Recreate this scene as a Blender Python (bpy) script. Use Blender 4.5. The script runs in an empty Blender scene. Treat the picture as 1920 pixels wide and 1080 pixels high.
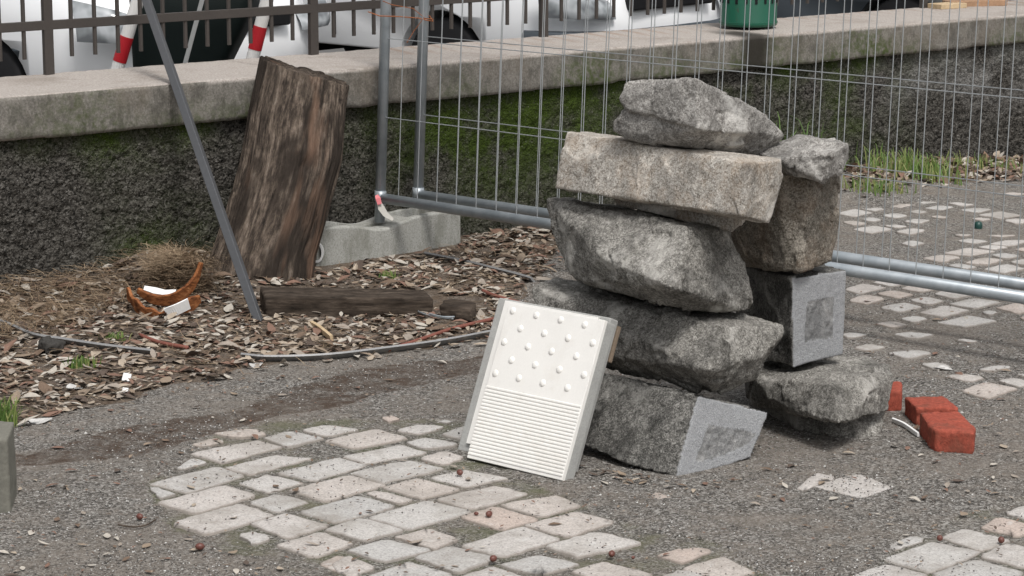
import bpy, bmesh, math, random
import numpy as np
from mathutils import Vector, Matrix
random.seed(7); RNG = np.random.default_rng(7)
S = bpy.context.scene; C = S.collection
# ------------------------------------------------------------ camera, world, sun, exposure
F = 4750.0; H = 1.8; PITCH = math.atan(940 / F)
cam = bpy.data.cameras.new('camera'); co = bpy.data.objects.new('camera', cam); C.objects.link(co)
co.location = (0, 0, H); co.rotation_euler = (math.pi / 2 - PITCH, 0, 0)
cam.sensor_width = 36; cam.lens = F / 1920 * 36; cam.clip_start = 0.1; cam.clip_end = 2000
S.camera = co
S.render.resolution_x = 1024; S.render.resolution_y = 576
world = bpy.data.worlds.new('World'); S.world = world; world.use_nodes = True
wt = world.node_tree; bg = wt.nodes['Background']
sky = wt.nodes.new('ShaderNodeTexSky'); sky.sky_type = 'NISHITA'; sky.sun_disc = False
SUN_EL, SUN_AZ = math.radians(60), math.radians(160)     # azimuth clockwise from +Y
sky.sun_elevation = SUN_EL; sky.sun_rotation = SUN_AZ; sky.dust_density = 4; sky.air_density = 1.0
hs = wt.nodes.new('ShaderNodeHueSaturation'); hs.inputs['Saturation'].default_value = 0.14
wt.links.new(sky.outputs[0], hs.inputs['Color']); wt.links.new(hs.outputs[0], bg.inputs[0])
bg.inputs[1].default_value = 0.105
sun = bpy.data.lights.new('sun', 'SUN'); sun.energy = 1.5; sun.angle = math.radians(12); sun.color = (1, .965, .93)
so = bpy.data.objects.new('sun', sun); C.objects.link(so)
sd = Vector((math.sin(SUN_AZ) * math.cos(SUN_EL), math.cos(SUN_AZ) * math.cos(SUN_EL), math.sin(SUN_EL)))
so.rotation_euler = sd.to_track_quat('Z', 'Y').to_euler()
S.view_settings.view_transform = 'Standard'; S.view_settings.look = 'None'
S.view_settings.exposure = 0.52; S.view_settings.gamma = 1

# ------------------------------------------------------------ pixel helpers (a survey of the place: photo pixel -> point in the world)
cp, sp = math.cos(PITCH), math.sin(PITCH)
def ray(px, py):
    a = (px - 960) / F; b = (540 - py) / F
    return Vector((a, cp + b * sp, -sp + b * cp))
def W(px, py, Y):
    d = ray(px, py); return Vector((0, 0, H)) + d * (Y / d.y)
def G(px, py, z=0.0):
    d = ray(px, py); return Vector((0, 0, H)) + d * ((z - H) / d.z)
def PL(px, py, p0, n):
    d = ray(px, py); o = Vector((0, 0, H)); return o + d * ((p0 - o).dot(n) / d.dot(n))
def proj(P):
    P = np.asarray(P, float); x = P[..., 0]; y = P[..., 1]; z = P[..., 2] - H
    dep = y * cp - z * sp; up = y * sp + z * cp
    return 960 + F * x / dep, 540 - F * up / dep
def inpoly(px, py, poly):
    r = np.zeros(np.shape(px), bool); n = len(poly)
    for i in range(n):
        x1, y1 = poly[i]; x2, y2 = poly[(i + 1) % n]
        c = ((y1 > py) != (y2 > py)) & (px < (x2 - x1) * (py - y1) / ((y2 - y1) if y2 != y1 else 1e-9) + x1)
        r ^= c
    return r
# ------------------------------------------------------------ numpy noise
def _h(i, j, k, s):
    n = (i * 374761393 + j * 668265263 + k * 2147483647 * 3 + s * 1274126177) & 0xffffffff
    n = ((n ^ (n >> 13)) * 1274126177) & 0xffffffff
    n = ((n ^ (n >> 15)) * 2246822519) & 0xffffffff
    return ((n ^ (n >> 16)) & 0xffff) / 32767.5 - 1.0
def vn(P, s=0):
    P = np.asarray(P, float); I = np.floor(P).astype(np.int64); f = P - I; f = f * f * (3 - 2 * f)
    x, y, z = I[:, 0], I[:, 1], I[:, 2]; fx, fy, fz = f[:, 0], f[:, 1], f[:, 2]
    def L(dz):
        a = _h(x, y, z + dz, s) * (1 - fx) + _h(x + 1, y, z + dz, s) * fx
        b = _h(x, y + 1, z + dz, s) * (1 - fx) + _h(x + 1, y + 1, z + dz, s) * fx
        return a * (1 - fy) + b * fy
    return L(0) * (1 - fz) + L(1) * fz
def fbm(P, sc, octs=3, s=0, rough=.5):
    P = np.asarray(P, float) * sc; r = 0; a = 1; t = 0
    for o in range(octs):
        r = r + a * vn(P + 17.3 * o, s + o); t += a; a *= rough; P = P * 2.03
    return r / t
# ------------------------------------------------------------ mesh helpers
def prop(o, label=None, cat=None, group=None, kind=None):
    for k, v in (('label', label), ('category', cat), ('group', group), ('kind', kind)):
        if v: o[k] = v
    return o
def empty(name, loc, label, cat, group=None):
    o = bpy.data.objects.new(name, None); C.objects.link(o); o.location = loc; o.empty_display_size = .1
    return prop(o, label, cat, group)
def meshobj(name, verts, faces, mat, parent=None, origin=None, smooth=False):
    verts = np.asarray([tuple(v) for v in verts] if not isinstance(verts, np.ndarray) else verts, float)
    if parent is not None: org = Vector(parent['_o']) if '_o' in parent else parent.location.copy()
    elif origin is not None: org = Vector(origin)
    else: org = Vector(verts.mean(0)); org.z = verts[:, 2].min()
    base = org
    me = bpy.data.meshes.new(name)
    me.from_pydata((verts - np.array(base)).tolist(), [], faces if isinstance(faces, list) else faces.tolist()); me.update()
    o = bpy.data.objects.new(name, me); C.objects.link(o)
    if mat is not None:
        for m in (mat if isinstance(mat, (list, tuple)) else [mat]): me.materials.append(m)
    if smooth: me.polygons.foreach_set('use_smooth', [True] * len(me.polygons))
    if parent is not None:
        o.parent = parent
        if '_o' in parent: pass
    else: o.location = org
    return o
class MB:
    def __init__(s): s.v = []; s.f = []; s.m = []
    def add(s, vs, fs, mi=0):
        b = len(s.v); s.v += [Vector(v) for v in vs]; s.f += [tuple(b + i for i in f) for f in fs]; s.m += [mi] * len(fs)
    def box(s, c, h, R=None, mi=0):      # centre, half sizes, rotation matrix
        c = Vector(c); vs = []
        for x in (-1, 1):
            for y in (-1, 1):
                for z in (-1, 1):
                    d = Vector((x * h[0], y * h[1], z * h[2])); vs.append(c + (R @ d if R else d))
        s.add(vs, [(0, 1, 3, 2), (4, 6, 7, 5), (0, 4, 5, 1), (2, 3, 7, 6), (0, 2, 6, 4), (1, 5, 7, 3)], mi)
    def hexa(s, bot, top, mi=0):         # 4 bottom, 4 top points in the same turning order
        s.add(list(bot) + list(top), [(3, 2, 1, 0), (4, 5, 6, 7), (0, 1, 5, 4), (1, 2, 6, 5), (2, 3, 7, 6), (3, 0, 4, 7)], mi)
    def tube(s, pts, r, n=10, mi=0, square=False, up=None):
        pts = [Vector(p) for p in pts]; rs = r if isinstance(r, (list, tuple)) else [r] * len(pts); vs = []
        a = None
        for i, p in enumerate(pts):
            t = (pts[min(i + 1, len(pts) - 1)] - pts[max(i - 1, 0)]).normalized()
            if a is None: a = (Vector(up) if up else (Vector((0, 0, 1)) if abs(t.z) < .9 else Vector((1, 0, 0))))
            a = (a - t * a.dot(t)).normalized(); b = t.cross(a)
            for k in range(n):
                th = 2 * math.pi * (k + (.5 if square else 0)) / n
                vs.append(p + a * math.cos(th) * rs[i] + b * math.sin(th) * rs[i])
        fs = [(i * n + k, i * n + (k + 1) % n, (i + 1) * n + (k + 1) % n, (i + 1) * n + k) for i in range(len(pts) - 1) for k in range(n)]
        fs += [tuple(range(n - 1, -1, -1)), tuple((len(pts) - 1) * n + k for k in range(n))]
        s.add(vs, fs, mi)
    def strip(s, pts, ups, hw, th, mi=0): # a flat band: half width along ups, thickness along the side normal
        pts = [Vector(p) for p in pts]; vs = []
        for i, p in enumerate(pts):
            t = (pts[min(i + 1, len(pts) - 1)] - pts[max(i - 1, 0)]).normalized()
            u = Vector(ups[i] if isinstance(ups, list) else ups); u = (u - t * u.dot(t)).normalized(); n = t.cross(u)
            w = hw[i] if isinstance(hw, list) else hw
            for a, b in ((-1, -1), (1, -1), (1, 1), (-1, 1)): vs.append(p + u * w * a + n * th * b)
        fs = [(i * 4 + k, i * 4 + (k + 1) % 4, i * 4 + 4 + (k + 1) % 4, i * 4 + 4 + k) for i in range(len(pts) - 1) for k in range(4)]
        m = (len(pts) - 1) * 4; fs += [(3, 2, 1, 0), (m, m + 1, m + 2, m + 3)]
        s.add(vs, fs, mi)
    def build(s, name, mat, parent=None, origin=None, smooth=False, bevel=0, seg=2):
        o = meshobj(name, s.v, s.f, mat, parent, origin, smooth)
        o.data.polygons.foreach_set('material_index', s.m)
        bm = bmesh.new(); bm.from_mesh(o.data); bmesh.ops.recalc_face_normals(bm, faces=bm.faces); bm.to_mesh(o.data); bm.free()
        if bevel:
            md = o.modifiers.new('bevel', 'BEVEL'); md.width = bevel; md.segments = seg; md.limit_method = 'ANGLE'
        return o
def attr(o, name, vals):
    a = o.data.attributes.new(name, 'FLOAT', 'POINT'); a.data.foreach_set('value', np.asarray(vals, np.float32))
def evalmesh(o):
    dg = bpy.context.evaluated_depsgraph_get(); e = o.evaluated_get(dg)
    return bpy.data.meshes.new_from_object(e)
# ------------------------------------------------------------ material helper
class M_:
    def __init__(s, name, rough=.85, spec=.3, metal=0.0, coat=0):
        s.m = bpy.data.materials.new(name); s.m.use_nodes = True; s.t = s.m.node_tree; s.b = s.t.nodes['Principled BSDF']
        s.b.inputs['Roughness'].default_value = rough; s.b.inputs['Metallic'].default_value = metal
        s.b.inputs['Specular IOR Level'].default_value = spec
        if coat: s.b.inputs['Coat Weight'].default_value = coat; s.b.inputs['Coat Roughness'].default_value = .05
        s.tc = s.t.nodes.new('ShaderNodeTexCoord'); s.co = s.tc.outputs['Object']
    def pos(s):
        g = s.t.nodes.new('ShaderNodeNewGeometry'); s.co = g.outputs['Position']; return s
    def gen(s): s.co = s.tc.outputs['Generated']; return s
    def scaled(s, v):
        n = s.t.nodes.new('ShaderNodeMapping'); n.inputs['Scale'].default_value = v; s.t.links.new(s.co, n.inputs[0]); return n.outputs[0]
    def offset_by_object(s):
        oi = s.t.nodes.new('ShaderNodeObjectInfo'); v = s.t.nodes.new('ShaderNodeVectorMath'); v.operation = 'MULTIPLY_ADD'
        c = s.t.nodes.new('ShaderNodeCombineXYZ')
        for k in range(3): s.t.links.new(oi.outputs['Random'], c.inputs[k])
        s.t.links.new(c.outputs[0], v.inputs[0]); v.inputs[1].default_value = (37, 91, 53); s.t.links.new(s.co, v.inputs[2])
        s.co = v.outputs[0]; return s
    def rnd(s): return s.t.nodes.new('ShaderNodeObjectInfo').outputs['Random']
    def noise(s, sc, det=4, rough=.6, co=None, dist=0):
        n = s.t.nodes.new('ShaderNodeTexNoise'); n.inputs['Scale'].default_value = sc; n.inputs['Detail'].default_value = det
        n.inputs['Roughness'].default_value = rough; n.inputs['Distortion'].default_value = dist
        s.t.links.new(co or s.co, n.inputs['Vector']); return n.outputs['Fac']
    def vor(s, sc, co=None, feat='F1', out='Distance'):
        n = s.t.nodes.new('ShaderNodeTexVoronoi'); n.feature = feat; n.inputs['Scale'].default_value = sc
        s.t.links.new(co or s.co, n.inputs['Vector']); return n.outputs[out]
    def cell(s, sc, co=None):
        n = s.t.nodes.new('ShaderNodeTexVoronoi'); n.inputs['Scale'].default_value = sc; s.t.links.new(co or s.co, n.inputs['Vector'])
        q = s.t.nodes.new('ShaderNodeSeparateColor'); s.t.links.new(n.outputs['Color'], q.inputs[0]); return q.outputs[0]
    def attr(s, name):
        n = s.t.nodes.new('ShaderNodeAttribute'); n.attribute_name = name; return n.outputs['Fac']
    def ramp(s, f, stops):
        n = s.t.nodes.new('ShaderNodeValToRGB'); e = n.color_ramp.elements
        while len(e) < len(stops): e.new(.5)
        for i, (p, c) in enumerate(stops):
            e[i].position = p; e[i].color = (*(c if isinstance(c, tuple) else (c, c, c)), 1)
        s.t.links.new(f, n.inputs[0]); return n.outputs[0]
    def math(s, op, a, b=None, c=None, clamp=False):
        n = s.t.nodes.new('ShaderNodeMath'); n.operation = op; n.use_clamp = clamp
        for i, x in enumerate((a, b, c)):
            if x is None: continue
            if isinstance(x, (int, float)): n.inputs[i].default_value = x
            else: s.t.links.new(x, n.inputs[i])
        return n.outputs[0]
    def mix(s, f, a, b, mode='MIX'):
        n = s.t.nodes.new('ShaderNodeMix'); n.data_type = 'RGBA'; n.blend_type = mode
        for i, x in ((0, f), (6, a), (7, b)):
            if isinstance(x, (int, float)): n.inputs[i].default_value = x
            elif isinstance(x, tuple): n.inputs[i].default_value = (*x, 1)
            else: s.t.links.new(x, n.inputs[i])
        return n.outputs[2]
    def col(s, c):
        if isinstance(c, tuple): s.b.inputs['Base Color'].default_value = (*c, 1)
        else: s.t.links.new(c, s.b.inputs['Base Color'])
        return s
    def bump(s, h, st=.5, dist=.01):
        n = s.t.nodes.new('ShaderNodeBump'); n.inputs['Strength'].default_value = st; n.inputs['Distance'].default_value = dist
        s.t.links.new(h, n.inputs['Height'])
        if s.b.inputs['Normal'].is_linked: s.t.links.new(s.b.inputs['Normal'].links[0].from_socket, n.inputs['Normal'])
        s.t.links.new(n.outputs[0], s.b.inputs['Normal']); return s
def speckled(m, base, f1=.25, f2=.25, s1=300, s2=9):
    a = m.noise(s1, 2, .7); b = m.noise(s2, 5, .65)
    k = m.math('ADD', m.math('MULTIPLY', m.math('SUBTRACT', a, .5), f1 * 2), m.math('MULTIPLY', m.math('SUBTRACT', b, .5), f2 * 2))
    k = m.math('ADD', k, 1.0)
    n = m.t.nodes.new('ShaderNodeVectorMath'); n.operation = 'SCALE'
    if isinstance(base, tuple): n.inputs[0].default_value = base
    else: m.t.links.new(base, n.inputs[0])
    m.t.links.new(k, n.inputs['Scale']); return n.outputs[0]
def simple(name, c, rough=.6, spec=.4, metal=0, var=.15, s1=200, s2=8, bump=0, coat=0):
    m = M_(name, rough, spec, metal, coat); m.col(speckled(m, c, var, var, s1, s2))
    if bump: m.bump(m.noise(s1 * .6, 4, .7), .5, bump)
    return m.m

# ------------------------------------------------------------ ground
near_patch = [(275, 905), (330, 880), (385, 820), (500, 795), (640, 785), (870, 785), (900, 850), (1000, 905), (1110, 945), (1210, 1000), (1340, 1020), (1420, 1075), (1420, 1180), (600, 1180), (540, 1060), (330, 995)]
right_patch = [(1640, 1100), (1700, 1010), (1800, 965), (1930, 930), (2100, 960), (2100, 1200), (1640, 1200)]
litter_poly = [(-700, 540), (300, 440), (420, 470), (600, 470), (880, 380), (1060, 380), (1060, 470), (980, 545), (930, 640), (780, 655), (480, 690), (330, 720), (230, 752), (60, 790), (-700, 880)]
soil_band = [(-100, 835), (60, 850), (230, 800), (420, 770), (560, 720), (720, 690), (900, 665), (900, 700), (760, 725), (560, 775), (330, 830), (180, 868), (-100, 880)]
litter_far = [(1590, 330), (1700, 300), (1800, 285), (2300, 240), (2300, 315), (1900, 340), (1720, 358), (1590, 370)]
Wa = G(0, 560); Wt = W(0, 183, Wa.y); ZT = Wt.z
_r = ray(1920, 27); Wb = Vector((0, 0, H)) + _r * ((ZT - H) / _r.z); Wb.z = 0
Wa = Vector((Wt.x, Wt.y, 0)); WU = (Wb - Wa).normalized(); WN = Vector((WU.y, -WU.x, 0))    # WN points to the camera side
def gz(x, y):
    x = np.asarray(x, float); y = np.asarray(y, float)
    d = (x - Wa.x) * WN.x + (y - Wa.y) * WN.y; u = (x - Wa.x) * WU.x + (y - Wa.y) * WU.y
    left = 1 / (1 + np.exp((u - 1.15) / .05))
    lump = .05 * np.exp(-((u - .62) / .2) ** 2)
    right = .085 * np.exp(-((u - 4.3) / 1.0) ** 2)
    h = (d > -.1) * ((.05 * left + lump) * np.exp(-(d / .2) ** 2) + right * np.exp(-(d / .36) ** 2))
    P = np.stack([x.ravel(), y.ravel(), 0 * x.ravel()], 1)
    n = (fbm(P, 2.5, 3, 5) * .004 + fbm(P, 30, 2, 9) * .0018).reshape(x.shape)
    return h + n * (y < 14)
def Gg(px, py, dz=0):
    p = G(px, py)
    for _ in range(3): p = G(px, py, float(gz(np.array([p.x]), np.array([p.y]))[0]) + dz)
    return p
def axis(lo, hi, step, far):
    a = list(np.arange(lo, hi + step / 2, step)); s = step; v = hi
    out = []
    while v < far: s *= 1.45; v += s; out.append(v)
    s = step; v = lo; pre = []
    while v > -far: s *= 1.45; v -= s; pre.append(v)
    return np.array(pre[::-1] + a + out)
# setts digitised on the ground plane: left, back, right, front corners
E = [(525,145,760,118,830,150,690,168),(810,170,940,135,1110,172,930,212),(990,128,1120,100,1315,122,1145,160),(1125,182,1380,125,1540,170,1290,222),(1480,130,1600,98,1750,110,1620,152),(1730,148,1860,105,2000,150,1850,185),(430,205,560,168,615,188,500,215),(440,245,770,180,900,212,600,292),(350,330,440,275,535,295,400,330),(620,318,860,258,1050,275,740,355),(890,345,1190,270,1330,310,1070,387),(1225,260,1520,205,1640,245,1340,298),(1530,190,1640,165,1830,200,1640,228),(1600,275,1740,235,1850,270,1730,310),(1260,345,1540,285,1730,325,1430,398),(230,400,560,320,705,362,420,447),(685,400,830,357,1005,400,830,447),(950,435,1240,360,1430,412,1130,493),(1425,425,1600,375,1810,430,1625,482),(1670,370,1830,332,2060,375,1840,418),(215,425,250,418,360,455,280,480),(275,498,600,415,765,465,470,552),(735,500,880,457,1035,495,880,548),(1000,545,1290,465,1480,520,1180,603),(1320,455,1380,437,1590,485,1500,508),(350,600,680,510,850,568,520,657),(745,610,920,555,1140,620,930,682),(1125,640,1310,582,1520,640,1330,695),(1355,575,1640,488,1875,545,1560,635),(670,660,760,650,850,680,760,722),(880,720,1100,655,1260,715,1070,785),(1245,750,1430,693,1670,745,1440,803),(1490,680,1650,637,1800,690,1690,738),(1085,815,1200,763,1395,835,1240,880),(1350,878,1560,805,1780,875,1560,940),(1590,780,1780,730,2000,790,1800,860),(1410,68,1460,52,1510,70,1450,88),(1700,82,1750,75,1790,85,1740,92)]
Dq = [(430,228,690,170,830,205,590,275),(715,255,960,215,1070,258,900,308),(540,310,690,265,885,320,725,365),(830,345,1050,288,1225,330,1020,398),(550,440,810,357,985,410,730,488),(930,440,1150,378,1350,428,1070,490),(715,525,890,483,1070,520,890,570),(500,590,680,533,850,590,670,640),(1040,555,1180,515,1405,570,1230,620),(1400,480,1560,445,1690,455,1540,520),(1540,540,1720,487,1850,560,1640,600),(1420,580,1540,543,1680,590,1540,640),(1390,212,1430,198,1490,222,1420,232),(140,580,300,515,480,580,300,640),(-60,530,30,480,160,540,40,590)]
Cq = [(200,310,350,185,535,220,270,325),(350,290,670,195,950,300,690,380),(880,750,1060,660,1210,680,960,772),(870,835,1230,705,1590,780,1220,935),(1300,675,1480,610,1810,695,1600,775),(1600,600,1740,525,2050,600,1860,665),(1770,490,1920,430,2200,500,1990,560),(1600,815,1800,720,2150,800,1900,895),(640,960,880,880,1190,950,980,1080),(1240,950,1550,840,1900,930,1600,1080)]
Fq = [(100,170,210,132,385,158,200,203),(285,118,380,95,545,128,430,150),(490,165,560,140,760,170,650,192),(730,205,820,175,1040,210,890,240),(310,203,430,178,600,205,480,237),(100,255,240,210,400,238,260,280),(545,245,680,222,820,255,690,283),(330,300,520,262,665,295,500,340),(640,340,810,290,985,325,810,372),(850,275,1040,238,1220,268,1030,308),(1090,225,1160,213,1330,245,1250,255),(1195,305,1330,272,1480,310,1350,345),(1085,340,1130,325,1200,340,1140,358),(775,410,990,360,1180,400,960,440),(490,385,590,363,700,385,600,412),(300,420,430,403,560,430,440,452),(60,500,140,483,260,500,130,525),(430,500,560,480,760,500,600,530),(150,595,270,562,400,590,260,618),(385,635,600,610,740,632,560,680),(640,710,760,697,870,730,760,755),(900,540,960,530,1060,545,1000,556),(810,800,940,778,1120,810,1000,842),(1040,755,1200,725,1320,735,1160,765),(1190,830,1320,812,1480,845,1350,880),(940,910,1110,850,1330,895,1130,962),(1330,790,1400,775,1500,800,1420,805),(1350,380,1420,360,1500,380,1420,398)]
Gq = [(40,170,190,140,400,165,200,198),(340,192,480,173,680,205,540,222),(60,235,260,198,460,235,270,270),(500,255,640,215,850,245,680,275),(710,210,830,200,1080,220,920,238),(910,275,1060,247,1240,265,1090,297),(1150,230,1240,220,1450,245,1300,262),(1265,295,1450,270,1610,285,1460,325),(1465,345,1690,308,1880,345,1700,382),(0,275,80,250,230,275,90,295),(300,285,420,265,540,290,420,310),(770,310,850,290,960,315,860,332),(40,330,230,288,400,325,230,365),(480,352,620,325,770,350,650,380),(980,360,1060,347,1170,368,1080,380),(300,390,390,370,510,395,400,415),(90,415,200,400,370,430,230,450),(700,410,850,385,1000,400,860,435),(510,450,620,438,770,458,650,475),(210,490,420,458,600,490,400,532),(620,515,800,480,950,495,800,545),(680,630,790,600,940,625,810,665),(1390,385,1480,375,1600,390,1500,405),(1710,400,1850,378,2050,400,1850,435),(1220,550,1310,535,1420,545,1320,562),(1530,550,1680,545,1860,548,1700,570),(1230,600,1370,578,1580,608,1420,635),(1540,635,1790,590,2000,600,1790,660),(1450,670,1580,645,1780,668,1620,695),(1120,730,1360,675,1620,710,1380,755),(880,780,1120,745,1300,770,1110,825),(1300,830,1530,768,1740,795,1560,845),(1570,745,1720,725,1900,755,1740,782),(1140,850,1260,835,1470,870,1340,890),(1530,890,1740,840,1920,885,1720,930),(1760,815,1900,785,2100,810,1960,850),(1820,690,1920,670,2050,700,1960,720),(1060,75,1180,65,1370,90,1220,110),(1700,130,1800,115,1960,135,1830,150)]
quads = []
for L_, (ox, oy, sc) in ((E, (200, 760, 2.743)), (Dq, (640, 840, 2.4)), (Cq, (1440, 840, 4.)), (Fq, (1560, 500, 3.858)), (Gq, (1560, 340, 5.333))):
    for q in L_: quads.append([G(ox + q[i] / sc, oy + q[i + 1] / sc) for i in (0, 2, 4, 6)])

xs = axis(-2.2, 2.7, .012, 320); ys = axis(5.4, 12.2, .0125, 320)
X, Y = np.meshgrid(xs, ys); Z = gz(X, Y)
gx, gy = proj(np.stack([X, np.maximum(Y, 3), 0 * X], -1))
def soft(poly, p, x, y, amp=28):
    P = np.stack([X.ravel() * 6, Y.ravel() * 6, 0 * X.ravel()], 1)
    jx = (fbm(P, 1, 3, 31) * amp).reshape(X.shape); jy = (fbm(P, 1, 3, 47) * amp * .5).reshape(X.shape)
    return inpoly(x + jx, y + jy, poly).astype(float)
lit = np.maximum(soft(litter_poly, 0, gx, gy), soft(litter_far, 0, gx, gy, 14)) * (Y > 3)
band = soft(soil_band, 0, gx, gy, 20) * (Y > 3)
patch = np.maximum(soft(near_patch, 0, gx, gy), soft(right_patch, 0, gx, gy)) * (Y > 3)
insett = np.zeros(X.shape, bool)
for q in quads:
    x0, x1 = min(p.x for p in q) - .02, max(p.x for p in q) + .02; y0, y1 = min(p.y for p in q) - .02, max(p.y for p in q) + .02
    i0, i1 = np.searchsorted(xs, (x0, x1)); j0, j1 = np.searchsorted(ys, (y0, y1))
    insett[j0:j1, i0:i1] |= inpoly(X[j0:j1, i0:i1], Y[j0:j1, i0:i1], [(p.x, p.y) for p in q])
PP = np.stack([X.ravel(), Y.ravel(), 0 * X.ravel()], 1)
dn = (fbm(PP, 9, 3, 55) * .0034 + fbm(PP, 38, 2, 57) * .0016).reshape(X.shape)
Z = Z + np.where(insett, -.0042 + dn * 1.15, .0008 - .0048 * patch)
nx, ny = len(xs), len(ys)
V = np.stack([X.ravel(), Y.ravel(), Z.ravel()], 1)
ii = np.arange((ny - 1) * (nx - 1)); r_, c_ = ii // (nx - 1), ii % (nx - 1); b_ = r_ * nx + c_
FC = np.stack([b_, b_ + 1, b_ + nx + 1, b_ + nx], 1)
gm = M_('packed_gravel_and_soil', .95, .15).pos()
big = gm.noise(1.7, 5, .65); med = gm.noise(14, 5, .7); fine = gm.noise(230, 3, .8); flk = gm.noise(330, 1, .5)
grav = gm.ramp(gm.math('ADD', gm.math('MULTIPLY', gm.cell(170), .55), gm.math('MULTIPLY', fine, .45)), [(.22, (.045, .041, .037)), (.45, (.130, .119, .106)), (.62, (.20, .187, .169)), (.78, (.40, .385, .36))])
grav = gm.mix(gm.math('MULTIPLY', gm.ramp(flk, [(.64, 0.), (.70, 1.)]), gm.ramp(med, [(.3, .2), (.6, .9)])), grav, (.62, .61, .60))
dust = gm.ramp(med, [(.3, (.17, .147, .125)), (.7, (.245, .214, .182))])
dust = gm.mix(.38, dust, grav)
dm = gm.ramp(gm.math('ADD', gm.math('MULTIPLY', big, .6), gm.math('MULTIPLY', med, .4)), [(.45, 0.), (.57, .95)])
base = gm.mix(dm, grav, dust)
red = gm.ramp(fine, [(.35, (.035, .025, .019)), (.7, (.125, .088, .066))])
base = gm.mix(gm.math('MULTIPLY', gm.attr('band'), gm.ramp(med, [(.35, .1), (.6, .95)])), base, red)
litc = gm.ramp(gm.noise(60, 5, .7), [(.3, (.045, .033, .024)), (.7, (.19, .14, .10))])
base = gm.mix(gm.math('MULTIPLY', gm.attr('litter'), gm.ramp(med, [(.3, .45), (.6, .95)])), base, litc)
mossc = gm.ramp(fine, [(.3, (.05, .06, .022)), (.7, (.14, .15, .07))])
base = gm.mix(gm.math('MULTIPLY', gm.attr('patch'), gm.ramp(gm.noise(7, 4, .6), [(.46, .03), (.68, .6)])), base, mossc)
gm.col(base); gm.bump(gm.vor(170), .6, .005); gm.bump(gm.noise(150, 4, .8), .7, .006); gm.bump(gm.noise(420, 2, .7), .5, .003)
ground = meshobj('ground', V, FC, gm.m, origin=(0, 0, 0), smooth=True); ground['kind'] = 'structure'
attr(ground, 'litter', lit.ravel()); attr(ground, 'band', band.ravel()); attr(ground, 'patch', patch.ravel())
def solve_u(px, z, off=0.0):           # point of the wall front plane seen at px, height z
    p0 = Wa + WN * off; d = None
    lo, hi = -12.0, 14.0
    for _ in range(50):
        m = (lo + hi) / 2; q = p0 + WU * m
        if proj((q.x, q.y, z))[0] < px: lo = m
        else: hi = m
    return lo
# road behind the wall
rd = simple('road_asphalt', (.12, .118, .115), .9, .2, 0, .3, 250, 3, .003)
k0 = Wa - WN * 1.0
rv = [k0 - WU * 60, k0 + WU * 90, k0 + WU * 90 - WN * 90, k0 - WU * 60 - WN * 90]
road = meshobj('road', [Vector((p.x, p.y, .012)) for p in rv], [(0, 1, 2, 3)], rd); road['kind'] = 'structure'

# ------------------------------------------------------------ setts
sm = M_('worn_granite_setts', .85, .25).pos()
r0 = sm.rnd(); bc = sm.ramp(r0, [(0, (.46, .385, .34)), (.12, (.465, .42, .385)), (.35, (.485, .455, .43)), (.6, (.47, .455, .435)), (.8, (.425, .415, .40)), (1, (.50, .475, .45))])
spk = sm.ramp(sm.math('ADD', sm.math('MULTIPLY', sm.cell(260), .4), sm.math('MULTIPLY', sm.noise(200, 3, .75), .6)), [(.3, .72), (.5, 1.), (.7, 1.16)])
bc = sm.mix(1., bc, spk, 'MULTIPLY')
bc = sm.mix(sm.ramp(sm.noise(5, 5, .7), [(.46, .0), (.66, .6)]), bc, (.26, .235, .205))
bc = sm.mix(sm.ramp(sm.noise(22, 4, .7), [(.58, 0.), (.68, .5)]), bc, (.56, .55, .53))
bc = sm.mix(sm.ramp(sm.noise(75, 2, .5), [(.72, 0.), (.74, .8)]), bc, (.06, .05, .045))
bc = sm.mix(sm.math('MULTIPLY', sm.attr('rim'), .75), bc, (.19, .165, .14))
sm.col(bc); sm.bump(sm.noise(130, 4, .75), .5, .003)
paving = bpy.data.objects.new('paving', None); C.objects.link(paving); paving['kind'] = 'structure'; paving.location = (0.2, 7, 0)
def chaikin(P, it=2, w=.2):
    for _ in range(it):
        Q = []
        for i in range(len(P)):
            a, b = P[i], P[(i + 1) % len(P)]; Q += [a.lerp(b, w), a.lerp(b, 1 - w)]
        P = Q
    return P
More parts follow.
